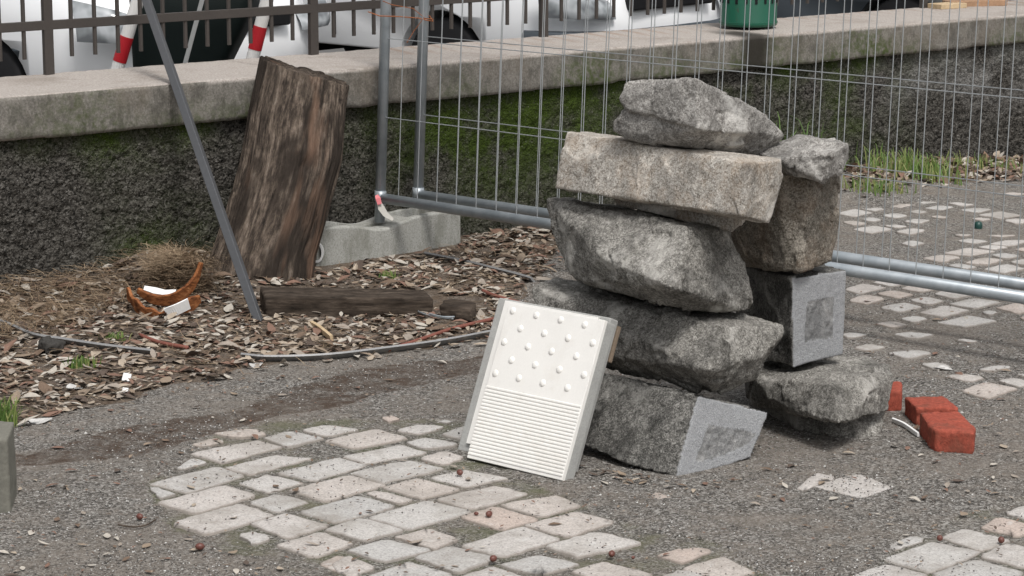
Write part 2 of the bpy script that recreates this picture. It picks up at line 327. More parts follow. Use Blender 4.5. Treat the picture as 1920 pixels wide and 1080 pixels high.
for q in quads:
    c = sum(q, Vector()) / 4; sz = min((q[0] - q[1]).length, (q[1] - q[2]).length)
    w = .07 if sz > .1 else .15; q = [c + (p - c) * (1.09 if sz > .1 else 1.0) for p in q]
    P = chaikin([p.copy() for p in q], 2, w)
    P2 = []
    for i_ in range(len(P)):
        a_, b2_ = P[i_], P[(i_ + 1) % len(P)]; P2.append(a_); k_ = int((b2_ - a_).length / .032)
        P2 += [a_.lerp(b2_, (j_ + 1) / (k_ + 1)) for j_ in range(k_)]
    P = [p + Vector((random.uniform(-1, 1), random.uniform(-1, 1), 0)) * .0042 for p in P2]
    hz = .0006 + random.uniform(-.001, .0016) + (.0040 if c.y > 7.3 else 0); tx, ty = random.uniform(-.008, .008), random.uniform(-.008, .008)
    n = len(P); v = []; rim = []
    for f_, z, rr in ((1.02, -.014, 1), (1.0, -.001, 1), (.965, 0, .6), (.88, .0008, .12)):
        for p in P:
            d = p - c; v.append(Vector((c.x + d.x * f_, c.y + d.y * f_, (z if z < 0 else hz + z + d.x * tx + d.y * ty) if z != -.001 else hz - .0022))); rim.append(rr)
    v.append(Vector((c.x, c.y, hz + .0012))); rim.append(0)
    fs = [(l * n + i, l * n + (i + 1) % n, (l + 1) * n + (i + 1) % n, (l + 1) * n + i) for l in range(3) for i in range(n)]
    fs += [(3 * n + i, 3 * n + (i + 1) % n, 4 * n) for i in range(n)]
    fs = [f[::1] for f in fs]
    o = meshobj('sett', v, fs, sm.m, paving, smooth=True)
    bm = bmesh.new(); bm.from_mesh(o.data); bmesh.ops.recalc_face_normals(bm, faces=bm.faces); bm.to_mesh(o.data); bm.free()
    if sum(p.normal.z for p in o.data.polygons) < 0: o.data.flip_normals()
    attr(o, 'rim', rim)

# ------------------------------------------------------------ boundary wall
wall = empty('boundary_wall', tuple(Wa + WU * 2.6), 'long low wall of dark mossy roughcast under a pale concrete coping', 'wall')
wm = M_('mossy_roughcast', .95, .15).pos()
n1 = wm.noise(75, 4, .8); n2 = wm.noise(6, 5, .65); n3 = wm.noise(260, 2, .7)
wc = wm.ramp(wm.math('ADD', wm.math('MULTIPLY', wm.cell(120), .5), wm.math('MULTIPLY', n1, .5)), [(.25, (.012, .0115, .010)), (.5, (.062, .057, .050)), (.70, (.095, .089, .079)), (.88, (.19, .18, .167))])
wc = wm.mix(wm.math('MULTIPLY', wm.attr('lichen'), wm.ramp(n1, [(.35, .1), (.6, .8)])), wc, (.24, .235, .225))
gr = wm.ramp(n3, [(.3, (.013, .024, .004)), (.7, (.062, .092, .014))])
wc = wm.mix(wm.math('MULTIPLY', wm.attr('moss'), wm.ramp(n2, [(.36, .2), (.54, 1.)]), clamp=True), wc, gr)
wc = wm.mix(wm.ramp(wm.noise(150, 1, .5), [(.70, 0.), (.73, .6)]), wc, (.22, .21, .20))
wm.col(wc); wm.bump(wm.vor(110), .8, .007); wm.bump(wm.noise(130, 4, .7), .7, .006)
U0, U1 = -3.6, 7.6; ZB = lambda u: .560 + .0045 * u
us = np.concatenate([np.arange(U0, -.6, .03), np.arange(-.6, 6.2, .0085), np.arange(6.2, U1, .03)]); vs_ = np.linspace(-.05, 1, 75)
Ug, Vg = np.meshgrid(us, vs_); Zg = Vg * (ZB(Ug) + .01)
base_off = -.035
P3 = np.stack([Ug.ravel(), Zg.ravel(), 0 * Ug.ravel()], 1)
disp = fbm(P3, 66, 3, 3, .65) * .0115 + fbm(P3, 5, 3, 8) * .012 + np.clip(fbm(P3, 110, 1, 13), 0, 1) * .006
WV = np.array(Wa)[None] + np.array(WU)[None] * P3[:, :1] + np.array(WN)[None] * (base_off + disp)[:, None]; WV[:, 2] = P3[:, 1]
n_u, n_v = len(us), len(vs_)
ii = np.arange((n_v - 1) * (n_u - 1)); b_ = (ii // (n_u - 1)) * n_u + ii % (n_u - 1)
FW = np.stack([b_, b_ + 1, b_ + n_u + 1, b_ + n_u], 1)
rf = meshobj('roughcast_face', WV, FW, wm.m, wall, smooth=True)
u_, z_ = P3[:, 0], P3[:, 1]; nb = fbm(P3, 2.2, 4, 21); nb2 = fbm(P3, 7, 3, 25)
def bump1(u, a, b, s=.25): return 1 / (1 + np.exp(-(u - a) / s * 4)) * 1 / (1 + np.exp((u - b) / s * 4))
ua, ub = solve_u(700, .4), solve_u(1180, .4)
mo = bump1(u_, ua, ub, .5) * np.clip(.72 + nb * 1.6 + nb2 * .8, 0, 1) * np.clip(z_ * 2.6 + .1, .2, 1)
mo += bump1(u_, solve_u(180, .5), solve_u(380, .5), .2) * np.clip(nb * 1.2 + .25 + nb2, 0, 1) * np.clip((z_ - .35) * 6, .15, 1)
mo += bump1(u_, solve_u(170, .2), solve_u(460, .2), .2) * np.clip(.35 + nb2, 0, 1) * np.clip(1 - z_ * 3, 0, .8)
mo += bump1(u_, solve_u(1380, .4), solve_u(1700, .4), .4) * np.clip(.30 + nb + nb2, 0, 1) * .8
mo += np.clip((z_ - .44) * 7, 0, 1) * np.clip(.25 + nb2 * 1.3, 0, 1) * .6
li = bump1(u_, solve_u(1680, .5), solve_u(2100, .5), .4) * np.clip((z_ - .18) * 4, 0, 1) * np.clip(.45 + nb2 * 1.6, 0, 1)
attr(rf, 'moss', np.clip(mo, 0, 1) * (1 - li * .7)); attr(rf, 'lichen', np.clip(li, 0, 1))
bk = MB(); a0 = Wa + WU * U0; a1 = Wa + WU * U1
def slabbox(mb, u0, u1, f, b, z0, z1):
    P = [Wa + WU * u0 + WN * f, Wa + WU * u1 + WN * f, Wa + WU * u1 + WN * b, Wa + WU * u0 + WN * b]
    mb.hexa([Vector((p.x, p.y, z0)) for p in P], [Vector((p.x, p.y, z1)) for p in P])
slabbox(bk, U0, U1, -.055, -.52, -.05, .55)
bk.build('wall_core', wm.m, wall)
cm_ = M_('weathered_coping_concrete', .9, .2).pos()
c1 = cm_.noise(120, 4, .75); c2 = cm_.noise(3.2, 5, .7); c3 = cm_.noise(18, 5, .75, cm_.scaled((1, 1, .6)))
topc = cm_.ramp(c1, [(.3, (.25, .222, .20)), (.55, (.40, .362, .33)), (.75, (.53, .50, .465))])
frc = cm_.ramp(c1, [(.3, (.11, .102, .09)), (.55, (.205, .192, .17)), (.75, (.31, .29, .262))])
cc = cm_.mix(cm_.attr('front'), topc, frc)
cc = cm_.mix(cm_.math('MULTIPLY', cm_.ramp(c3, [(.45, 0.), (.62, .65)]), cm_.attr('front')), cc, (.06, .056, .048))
cc = cm_.mix(cm_.ramp(c2, [(.5, 0.), (.68, .4)]), cc, (.15, .12, .09))
cc = cm_.mix(cm_.math('MULTIPLY', cm_.attr('moss'), cm_.ramp(cm_.noise(40, 3, .6), [(.4, .1), (.6, .9)])), cc, (.055, .075, .02))
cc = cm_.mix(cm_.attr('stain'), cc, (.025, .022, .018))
cc = cm_.mix(cm_.attr('rust'), cc, (.23, .13, .075))
cm_.col(cc); cm_.bump(cm_.noise(160, 4, .7), .5, .003); cm_.bump(c3, .5, .006)
DEP = .60
def coping(u0, u1):
    u = np.linspace(u0, u1, int((u1 - u0) / .018)); prof = []
    zb = .560; r = .008
    for z in np.linspace(0, 1, 10)[:-1]: prof.append((0, z))
    prof.append((0, .975)); prof.append((-.0001, 1)); prof.append((-.004, 1))
    for d in np.linspace(-.018, -DEP, 34)[:-1]: prof.append((d, 1))
    for z in np.linspace(1, 0, 10)[:-1]: prof.append((-DEP, z))
    for d in np.linspace(-DEP, 0, 12)[:-1]: prof.append((d, 0))
    prof = np.array(prof); n = len(prof)
    V = []; 
    for uu in u:
        z = np.where(prof[:, 1] >= 0, ZB(uu) + prof[:, 1] * (ZT - ZB(uu)), 0)
        V.append(np.stack([np.full(n, uu), prof[:, 0], z], 1))
    V = np.concatenate(V)
    nrm = np.zeros_like(V); pr = np.tile(prof, (len(u), 1))
    nrm[:, 1] = np.where(pr[:, 0] > -.004, 1, 0) + np.where(pr[:, 0] < -DEP + .004, -1, 0); nrm[:, 2] = np.where(pr[:, 1] > .99, 1, 0) + np.where(pr[:, 1] < .01, -1, 0)
    d = fbm(V, 9, 4, 61) * .003 + fbm(V, 45, 3, 66) * .0025
    edge = (np.abs(nrm[:, 1]) + np.abs(nrm[:, 2]) > 1.5)
    d = d - edge * (.003 + .007 * np.clip(fbm(V, 14, 2, 71), 0, 1))
    V = V + nrm * d[:, None]
    WVv = np.array(Wa)[None] + np.array(WU)[None] * V[:, :1] + np.array(WN)[None] * V[:, 1:2]; WVv[:, 2] = V[:, 2]
    m = len(u); fs = []
    for i in range(m - 1):
        for k in range(n):
            k2 = (k + 1) % n; fs.append((i * n + k, i * n + k2, (i + 1) * n + k2, (i + 1) * n + k))
    fs += [tuple(range(n)), tuple((m - 1) * n + k for k in range(n - 1, -1, -1))]
    fs = [f[::-1] for f in fs]
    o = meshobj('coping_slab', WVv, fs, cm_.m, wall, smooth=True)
    bm = bmesh.new(); bm.from_mesh(o.data); bmesh.ops.recalc_face_normals(bm, faces=bm.faces); bm.to_mesh(o.data); bm.free()
    o.data.polygons.foreach_set('use_smooth', [True] * len(o.data.polygons))
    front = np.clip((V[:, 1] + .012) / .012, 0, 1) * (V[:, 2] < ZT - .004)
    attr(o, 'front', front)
    nn = fbm(V, 3, 4, 81)
    attr(o, 'moss', np.clip(front * (nn * 1.8 - .02 + (ZT - .05 - V[:, 2]) * 4), 0, 1))
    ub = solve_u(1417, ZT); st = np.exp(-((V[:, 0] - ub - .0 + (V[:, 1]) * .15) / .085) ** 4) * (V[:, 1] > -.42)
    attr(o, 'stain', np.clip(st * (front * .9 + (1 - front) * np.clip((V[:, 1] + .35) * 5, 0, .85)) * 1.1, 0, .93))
    # rust runs across the top, one below each railing bar
    ph = (V[:, 0] + V[:, 1] * .25) / .1075; rr = np.clip(1 - np.abs(ph - np.round(ph)) * 5, 0, 1) * (1 - front) * np.clip(1 - (V[:, 1] + .52) / .3, 0, 1) * (V[:, 0] > 2)
    attr(o, 'rust', np.clip(rr * (.5 + nn), 0, .55))
brk = [U0, solve_u(575, ZT), solve_u(1440, ZT), U1]
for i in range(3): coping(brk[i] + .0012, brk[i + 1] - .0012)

# ------------------------------------------------------------ iron railing on the wall
im = simple('dull_brown_iron_paint', (.055, .047, .042), .55, .4, 0, .2, 120, 10, .001)
RO = -DEP + .05
def RP(u, z, o=RO):
    p = Wa + WU * u + WN * o; return Vector((p.x, p.y, z))
def rail_u(px, z):
    lo, hi = -12., 14.
    for _ in range(50):
        m = (lo + hi) / 2
        if proj(RP(m, z))[0] < px: lo = m
        else: hi = m
    return lo
rail = empty('iron_railing', tuple(RP(2.5, ZT)), 'dark brown iron railing of square posts and hanging bars on the wall coping', 'railing')
pu = [rail_u(x, ZT) for x in (92, 607, 1019)]
step = (pu[2] - pu[0]) / 2; posts = [pu[0] + step * k for k in range(-3, 7)]
RW = Matrix((WU, WN, Vector((0, 0, 1)))).transposed()
def rail_z(px, py, u):       # height on the railing plane at this pixel row
    q = RP(u, 0); lo, hi = 0., 3.
    for _ in range(50):
        m = (lo + hi) / 2
        if proj((q.x, q.y, m))[1] > py: lo = m
        else: hi = m
    return lo
ZR = rail_z(92, 47, pu[0]); ZBAR = rail_z(138, 105, rail_u(138, .8))
for u in posts:
    mb = MB(); mb.box(RP(u, (ZT - .02 + 1.75) / 2), (.019, .012, (1.75 - ZT + .02) / 2), RW); mb.build('post', im, rail, bevel=.002)
for z in (ZR, 1.62):
    mb = MB(); mb.box(RP((posts[0] + posts[-1]) / 2, z, RO + .001), ((posts[-1] - posts[0]) / 2, .0105, .0175), RW); mb.build('rail', im, rail, bevel=.002)
nb_ = 12; bar_me = None
for k in range(len(posts) - 1):
    for j in range(1, nb_):
        u = posts[k] + (posts[k + 1] - posts[k]) * j / nb_
        if bar_me is None:
            u0_ = u; mb = MB(); mb.tube([RP(u, ZBAR), RP(u, 1.72)], .0085, 8); mb.tube([RP(u, 1.72), RP(u, 1.79)], [.0085, .001], 8)
            bo = mb.build('bar', im, rail, smooth=False); bar_me = bo
        else:
            b2 = bar_me.copy(); C.objects.link(b2); b2.location = tuple(WU * (u - u0_))

# ------------------------------------------------------------ cars behind the wall
white = M_('white_car_paint', .25, .5, 0, .6); white.col((.86, .87, .88)); white = white.m
silver = M_('silver_grey_car_paint', .3, .5, .3, .5); silver.col((.40, .39, .38)); silver = silver.m
clad = simple('dark_bumper_plastic', (.055, .065, .075), .6, .3, 0, .15)
black = simple('black_rubber', (.012, .012, .013), .8, .2)
dark = simple('dark_cavity', (.006, .006, .007), .6, .3)
glassm = M_('window_glass', .05, .8); glassm.col((.02, .025, .03)); glassm = glassm.m
lens = M_('headlight_lens', .08, .8); lens.col(lens.ramp(lens.noise(9, 2, .5), [(.40, (.14, .15, .16)), (.5, (.26, .28, .29)), (.62, (.46, .48, .50))])); lens = lens.m
chrome = M_('chrome_reflector', .12, .8, 1.0); chrome.col((.75, .77, .8)); chrome = chrome.m
rimm = simple('grey_wheel_rim', (.3, .3, .31), .35, .5, .7)
def car(name, corner, hd, paint, label, cladding, group='cars parked nose-in behind the railing', lampc=None):
    hd = Vector((hd[0], hd[1], 0)).normalized(); lt = Vector((-hd.y, hd.x, 0))        # lt: car's left
    Wd, Ln = 1.62, 3.7
    org = Vector((corner[0], corner[1], 0)) + lt * (Wd / 2) - hd * .06
    root = empty(name, tuple(org), label, 'car', group)
    R = Matrix((hd, lt, Vector((0, 0, 1)))).transposed()
    def T(x, y, z): return org + hd * x + lt * y + Vector((0, 0, z))
    def level(z, xf, xr, w, n=48, p=5.):
        out = []
        for k in range(n):
            th = 2 * math.pi * k / n; c_, s_ = math.cos(th), math.sin(th)
            ex = 2 / p; X_ = math.copysign(abs(c_) ** ex, c_); Y_ = math.copysign(abs(s_) ** ex, s_)
            x = (xf + xr) / 2 + (xf - xr) / 2 * X_; y = w * Y_
            if X_ > 0: x -= .07 * (abs(y) / w) ** 2 * X_
            out.append(T(x, y, z))
        return out
    def loft(levels, nm, mat, par=root, cap=True, n=48):
        mb = MB(); vs = [v for l in levels for v in l]
        fs = [(i * n + k, i * n + (k + 1) % n, (i + 1) * n + (k + 1) % n, (i + 1) * n + k) for i in range(len(levels) - 1) for k in range(n)]
        if cap: fs += [tuple(range(n)), tuple((len(levels) - 1) * n + k for k in range(n))]
        mb.add(vs, fs); return mb.build(nm, mat, par, smooth=True)
    w = Wd / 2; zc = .36
    body = loft([level(zc, .02, -Ln, w), level(zc + .01, .035, -Ln - .01, w + .004), level(.58, .03, -Ln, w + .012), level(.68, .0, -Ln + .01, w + .01), level(.78, -.05, -Ln + .03, w), level(.86, -.16, -Ln + .05, w - .03), level(.93, -.38, -Ln + .06, w - .06), level(.99, -.75, -Ln + .08, w - .08)], 'body', paint)
    lowr = loft([level(.20, -.03, -Ln + .05, w - .05), level(.24, .02, -Ln, w - .02), level(.40, .04, -Ln - .01, w + .006), level(zc + .004, .03, -Ln, w + .002)], 'lower_bumper', paint)
    fb = loft([level(.20, .0, -.52, w - .03), level(.26, .045, -.5, w - .002), level(.46, .062, -.44, w + .014), level(.525, .05, -.42, w + .008)], 'front_bumper', clad) if cladding else loft([level(.20, -.10, -Ln + .06, w - .02), level(.26, -.09, -Ln + .02, w + .004), level(.53, -.10, -Ln + .02, w + .022), level(.56, -.10, -Ln + .02, w + .012)], 'sill_skirt', clad)
    loft([level(.98, -.8, -Ln + .12, w - .09), level(1.2, -1.15, -Ln + .25, w - .14), level(1.38, -1.5, -Ln + .4, w - .2)], 'window_band', glassm)
    loft([level(1.375, -1.45, -Ln + .35, w - .19), level(1.44, -1.6, -Ln + .5, w - .25), level(1.46, -1.8, -Ln + .8, w - .4)], 'roof', paint)
    # wheel arches cut into the body
    cut = MB()
    for xw in (-.93, -2.95): cut.tube([T(xw, -w - .3, .28), T(xw, w + .3, .28)], .325, 32)
    co_ = cut.build('cutter', None, None, origin=tuple(org))
    for ob in [q for q in (body, lowr, fb) if q]:
        bpy.context.view_layer.update()
        md = ob.modifiers.new('b', 'BOOLEAN'); md.operation = 'DIFFERENCE'; md.object = co_; md.solver = 'EXACT'
        bpy.context.view_layer.update(); me = evalmesh(ob); ob.modifiers.clear(); ob.data = me
    bpy.data.objects.remove(co_)
    mb = MB()
    for xw in (-.93, -2.95): mb.box(T(xw, 0, .42), (.37, w - .22, .2), R)
    mb.build('wheel_well', dark, root)
    for xw in (-.93, -2.95):
        for s_ in (-1, 1):
            c_ = T(xw, s_ * (w - .11), .29); o_ = lt * s_
            mb = MB(); mb.tube([c_ - o_ * .09, c_ - o_ * .085, c_ + o_ * .085, c_ + o_ * .1], [.25, .27, .27, .25], 32); wh = mb.build('wheel', black, root, smooth=True)
            mb = MB(); mb.tube([c_ + o_ * .08, c_ + o_ * .105, c_ + o_ * .09], [.19, .18, .02], 24); mb.build('rim', rimm, wh)
    # headlights: reflector bowl, lens, surround
    for s_ in (-1, 1):
        mb = MB(); nU, nV = 14, 8; vs = []
        for j in range(nV + 1):
            for i in range(nU + 1):
                a = i / nU; b = j / nV
                y = s_ * (w - .36 + .355 * a); xx = .034 - .07 * ((abs(y)) / w) ** 2 - (.15 * max(0, a - .55) ** 1.5 * 4)
                z = .585 + .02 * a + (.15 + .05 * a) * b * (1 - .35 * (1 - a))
                bul = math.sin(math.pi * a) ** .4 * math.sin(math.pi * b) ** .4 * .016
                vs.append(T(xx + bul - .06 * b * b, y + s_ * bul * .5 * a, z))
        fs = [(j * (nU + 1) + i, j * (nU + 1) + i + 1, (j + 1) * (nU + 1) + i + 1, (j + 1) * (nU + 1) + i) for j in range(nV) for i in range(nU)]
        mb.add(vs, fs); hl = mb.build('headlight', lens, root, smooth=True)
        mb = MB()
        for kk, (aa, rr) in enumerate(((.35, .055), (.68, .045))):
            y = s_ * (w - .36 + .355 * aa); cx = .03 - .07 * (abs(y) / w) ** 2
            mb.tube([T(cx - .09, y, .67), T(cx - .05, y, .67), T(cx - .022, y, .67)], [.02, rr * .8, rr], 20)
        mb.build('reflector', chrome, hl, smooth=True)
        ed = [vs[i] for i in range(nU + 1)]
        mb = MB(); mb.tube([p + hd * .004 - Vector((0, 0, .006)) for p in ed + vs[::-1][:nU + 1]], .007, 6); mb.build('trim', black, hl)
    mb = MB(); mb.box(T(.0, 0, .67), (.05, .34, .045), R); g_ = mb.build('grille', dark, root, bevel=.01)
    for k in range(3):
        mb = MB(); mb.box(T(.052, 0, .64 + .03 * k), (.006, .33, .004), R); mb.build('slat', clad, g_)
    mb = MB(); mb.box(T(.058, 0, .68), (.006, .035, .03), R @ Matrix.Rotation(.785, 3, 'X')); mb.build('badge', chrome, g_, bevel=.005)
    mb = MB(); mb.box(T(.035, 0, .40), (.012, .26, .055), R); mb.build('number_plate', white if cladding else silver, root)
    for z in (.30,):
        mb = MB(); mb.box(T(.01, 0, z), (.03, .5, .04), R); mb.build('air_intake', dark, root, bevel=.01)
    mb = MB()
    for s_ in (-1, 1):
        mb.box(T(-1.75, s_ * (w + .0115), .66), (.003, .0015, .24), R)
    mb.build('door_seam', dark, root)
    for s_ in (-1, 1):
        mb = MB(); mb.box(T(-1.0, s_ * (w + .05), 1.03), (.05, .07, .06), R); mb.build('door_mirror', clad, root, bevel=.02)
    return root
hd = (.74, -.67)
car('parked_car', tuple(W(212, 90, 11.9))[:2], hd, white, 'white hatchback with its nose behind the dark bin, leftmost of the parked cars', False)
car('parked_car', tuple(W(1085, 40, 13.2))[:2], hd, white, 'white hatchback with unpainted dark grey bumper, nose beside the green litter bin', True)
car('parked_car', tuple(W(1960, 20, 14.6))[:2], hd, silver, 'silver grey car at the right edge behind the wall', False)

# dark wheelie bin and striped poles between railing and cars
binm = simple('very_dark_green_plastic', (.003, .007, .0065), .65, .2)
def Pb(px, py, Y): return W(px, py, Y)
Yb = 10.75
wb = empty('wheelie_bin', tuple(Vector((W(350, 100, Yb).x, Yb, .012))), 'tall very dark green wheeled bin between two red and white poles', 'bin')
xl0, xr0 = W(246, 118, Yb).x, W(425, 118, Yb).x; xl1, xr1 = W(238, 0, Yb).x, W(484, 0, Yb).x
zl = W(246, 118, Yb).z; zu = W(246, 0, Yb).z
def edge(x0, x1, z): return x0 + (x1 - x0) * (z - zl) / (zu - zl)
z0, z1 = .10, 1.15
dx = (edge(xr0, xr1, z0))
mb = MB()
secs = [(.10, max(edge(xr0, xr1, .35), edge(xl0, xl1, .35) + .3)), (.42, None), (.6, None), (.8, None), (1.1, None)]
vs = []; n = 24; lv = []
for z, fix in secs:
    l = xl0 + (xl1 - xl0) * min(1, max(0, (z - zl) / (zu - zl))); r = fix if fix else edge(xr0, xr1, min(z, zu + .1))
    cx, hw = (l + r) / 2, (r - l) / 2; hd_ = .24 + .05 * z
    for k in range(n):
        th = 2 * math.pi * k / n; c_, s_ = math.cos(th), math.sin(th)
        vs.append(Vector((cx + hw * math.copysign(abs(c_) ** .2, c_), Yb + .25 + hd_ * math.copysign(abs(s_) ** .2, s_), z)))
mb.add(vs, [(i * n + k, i * n + (k + 1) % n, (i + 1) * n + (k + 1) % n, (i + 1) * n + k) for i in range(4) for k in range(n)] + [tuple(range(n)), tuple(4 * n + k for k in range(n))])
mb.build('bin_body', binm, wb, smooth=True)
cxl = (xl1 + xr1) / 2
mb = MB(); mb.box((cxl, Yb + .25, 1.14), (.30, .32, .03)); mb.build('lid', binm, wb, bevel=.02)
for s_ in (-1, 1):
    mb = MB(); mb.tube([(cxl + s_ * .2 - .03, Yb + .48, .11), (cxl + s_ * .2 + .03, Yb + .48, .11)], .098, 20); mb.build('wheel', black, wb)
pm = Pb(290, 14, Yb - .03)
mb = MB()
for a, b in (((-.03, 0), (0, .018)), ((0, .018), (.03, 0)), ((.03, 0), (0, -.014))):
    mb.strip([pm + Vector((a[0], 0, a[1])), pm + Vector((b[0], 0, b[1]))], Vector((0, 0, 1)), .006, .002)
mb.build('printed_mark', simple('white_print', (.7, .7, .7), .6), wb)
stickm = M_('red_and_white_pole_paint', .5, .4); zz = stickm.t.nodes.new('ShaderNodeSeparateXYZ'); stickm.t.links.new(stickm.tc.outputs['Object'], zz.inputs[0])
stickm.col((.72, .71, .69)); redm = simple('red_band_paint', (.42, .012, .02), .5, .4, 0, .1)
Yp = 10.45
for (xb, yb_, xt, yt, yr0, yr1, lab) in ((222, 123, 259, -2, 74, 121, 'leaning white pole with one red band, standing left of the dark bin'), (475, 104, 503, -10, 55, 98, 'leaning white pole with one red band, standing right of the dark bin')):
    b = W(xb, yb_, Yp); t = W(xt, yt, Yp); d = (t - b); d = d / d.z
    foot = b - d * (b.z - .012)
    root = empty('striped_pole', tuple(foot), lab, 'barrier pole', 'red and white poles beside the dark bin')
    mb = MB(); mb.tube([foot, foot + d * 1.15], .027, 18); mb.build('pole', stickm.m, root, smooth=False)
    za, zb_ = W(xb, yr1, Yp).z, W(xb, yr0, Yp).z
    mb = MB(); mb.tube([foot + d * za, foot + d * zb_], .0285, 18); mb.build('red_band', redm, root)
    mb = MB(); mb.tube([foot, foot + Vector((0, 0, .03)), foot + Vector((0, 0, .07))], [.16, .15, .04], 20); mb.build('base', black, root)
galv = M_('galvanised_steel', .42, .5, .35).pos(); galv.col(galv.ramp(galv.noise(12, 4, .6), [(.3, (.27, .305, .33)), (.7, (.42, .455, .48))])); galv = galv.m
mb = MB(); b = W(349, 112, 10.3); t = W(379, 0, 10.3); d = (t - b) / (t - b).z
mb.strip([b - d * (b.z - .02), b + d * .9], Vector((1, 0, 0)), .009, .004)
o = mb.build('flat_bar', simple('pale_grey_metal', (.38, .39, .39), .5, .5, .3), None); prop(o, 'thin pale grey flat bar leaning in front of the dark bin', 'metal bar')

# ------------------------------------------------------------ litter bin
gp = M_('dark_green_enamel', .35, .5).pos(); gp.col(gp.mix(gp.ramp(gp.noise(25, 4, .7, gp.scaled((1, 1, .25))), [(.66, 0.), (.7, .8)]), (.006, .085, .048), (.05, .03, .02))); gp = gp.m
uB = solve_u(1404, ZT)
lo_, hi_ = 9., 13.
bx = None
for _ in range(60):
    m_ = (lo_ + hi_) / 2; p = W(1403, 47, m_)
    if p.z > ZT + .012: lo_ = m_
    else: hi_ = m_
bc_ = W(1403, 47, lo_) + Vector((0, .0, 0)); rB = 54 / F * (bc_.y * cp + (H - bc_.z) * sp)
bin2 = empty('litter_bin', tuple(bc_), 'round dark green metal litter bin standing on the wall coping', 'litter bin')
mb = MB(); mb.tube([bc_, bc_ + Vector((0, 0, .012)), bc_ + Vector((0, 0, .016)), bc_ + Vector((0, 0, .38))], [rB * .97, rB, rB * .985, rB * .985], 40); mb.build('bin_body', gp, bin2, smooth=True, bevel=.002)
mb = MB(); mb.tube([bc_ + Vector((0, 0, .01)), bc_ + Vector((0, 0, .02))], rB * 1.012, 40); mb.build('bottom_rim', gp, bin2)
mb = MB(); mb.tube([bc_ + Vector((0, 0, .375)), bc_ + Vector((0, 0, .395))], rB * 1.04, 40); mb.build('top_rim', gp, bin2)
mb = MB()
for k in range(18):
    th = 2 * math.pi * k / 18; mb.box(bc_ + Vector((rB * .985 * math.cos(th), rB * .985 * math.sin(th), .14)), (.006, .002, .035), Matrix.Rotation(th + math.pi / 2, 3, 'Z'))
mb.build('drain_slots', dark, bin2)
# wood on the coping at right
wood_o = simple('raw_orange_wood', (.34, .21, .13), .8, .2, 0, .3, 60, 10)
wood_p = simple('raw_pale_wood', (.50, .38, .24), .8, .2, 0, .3, 60, 10)
for (x0, y0, x1, y1, th, mt, lab) in ((1752, 12, 1800, 9, .012, wood_p, 'pale short plank end lying on the coping at far right'), (1775, 7, 1880, 4, .014, wood_o, 'orange brown board lying flat on the coping at far right')):
    a = G(x0, y0, ZT + th); b = G(x1, y1, ZT + th); mb = MB(); mb.strip([a, b], Vector((0, 0, 1)), th, .05)
    o = mb.build('wooden_board', mt, None, bevel=.002); prop(o, lab, 'board', 'boards lying on the coping')

# ------------------------------------------------------------ fence panels
wirem = M_('fence_wire', .45, .5, .55); wirem.col((.42, .44, .45)); wirem = wirem.m
def fence(A, B, label, top=2.0, ext=3.5, foot_z=None):
    u = (B - A); u.z = 0; u.normalize(); nrm = Vector((-u.y, u.x, 0))
    if nrm.y < 0: nrm = -nrm
    up = (Vector((0, 0, 1)) + nrm * .058 - u * .004)
    root = empty('mesh_fence', (A.x, A.y, 0 if foot_z is None else foot_z), label, 'fence panel', 'mobile wire fence panels')
    def Q(s, z): return A + u * s + up * z            # z measured from the bottom tube
    L = ext; R_ = .0205
    mb = MB(); mb.tube([Q(0, -.095 if foot_z is not None else -.0), Q(0, top)], R_, 20); mb.build('upright_tube', galv, root, smooth=True)
    mb = MB(); mb.tube([Q(L, -.20), Q(L, top)], R_, 20); mb.build('upright_tube', galv, root, smooth=True)
    mb = MB(); mb.tube([Q(.018, 0), Q(L - .018, 0)], R_ * .98, 20); mb.build('bottom_tube', galv, root, smooth=True)
    mb = MB(); mb.tube([Q(.018, top), Q(L - .018, top)], R_ * .98, 20); mb.build('top_tube', galv, root, smooth=True)
    mb = MB(); mb.tube([Q(0, -.012), Q(.0, .028)], R_ * 1.13, 20); mb.build('corner_joint', galv, root, smooth=True)
    zs = root['zs'] if 'zs' in root else None
    hz = [.316, .622, .932, 1.242, 1.552, 1.85]
    for z in hz:
        mb = MB(); mb.tube([Q(.0, z), Q(L, z)], .0018, 6); mb.build('horizontal_wire', wirem, root)
    n = int((L - .05) / .104); first = None
    for k in range(1, n + 1):
        if first is None:
            mb = MB(); mb.tube([Q(.104, .0) - nrm * .004, Q(.104, top) - nrm * .004], .0017, 6); first = mb.build('vertical_wire', wirem, root)
        else:
            c2 = first.copy(); C.objects.link(c2); c2.location = tuple(u * .104 * (k - 1))
    return root, Q
A1 = G(713, 371, .222); B1 = G(1913, 557, .222)
fA, QA = fence(A1, B1, 'nearer wire fence panel whose post stands in the concrete foot', foot_z=.05)
A2 = G(784, 365, .222); B2 = G(1920, 533, .222)
fB, QB = fence(A2, B2, 'farther wire fence panel close behind the nearer one')
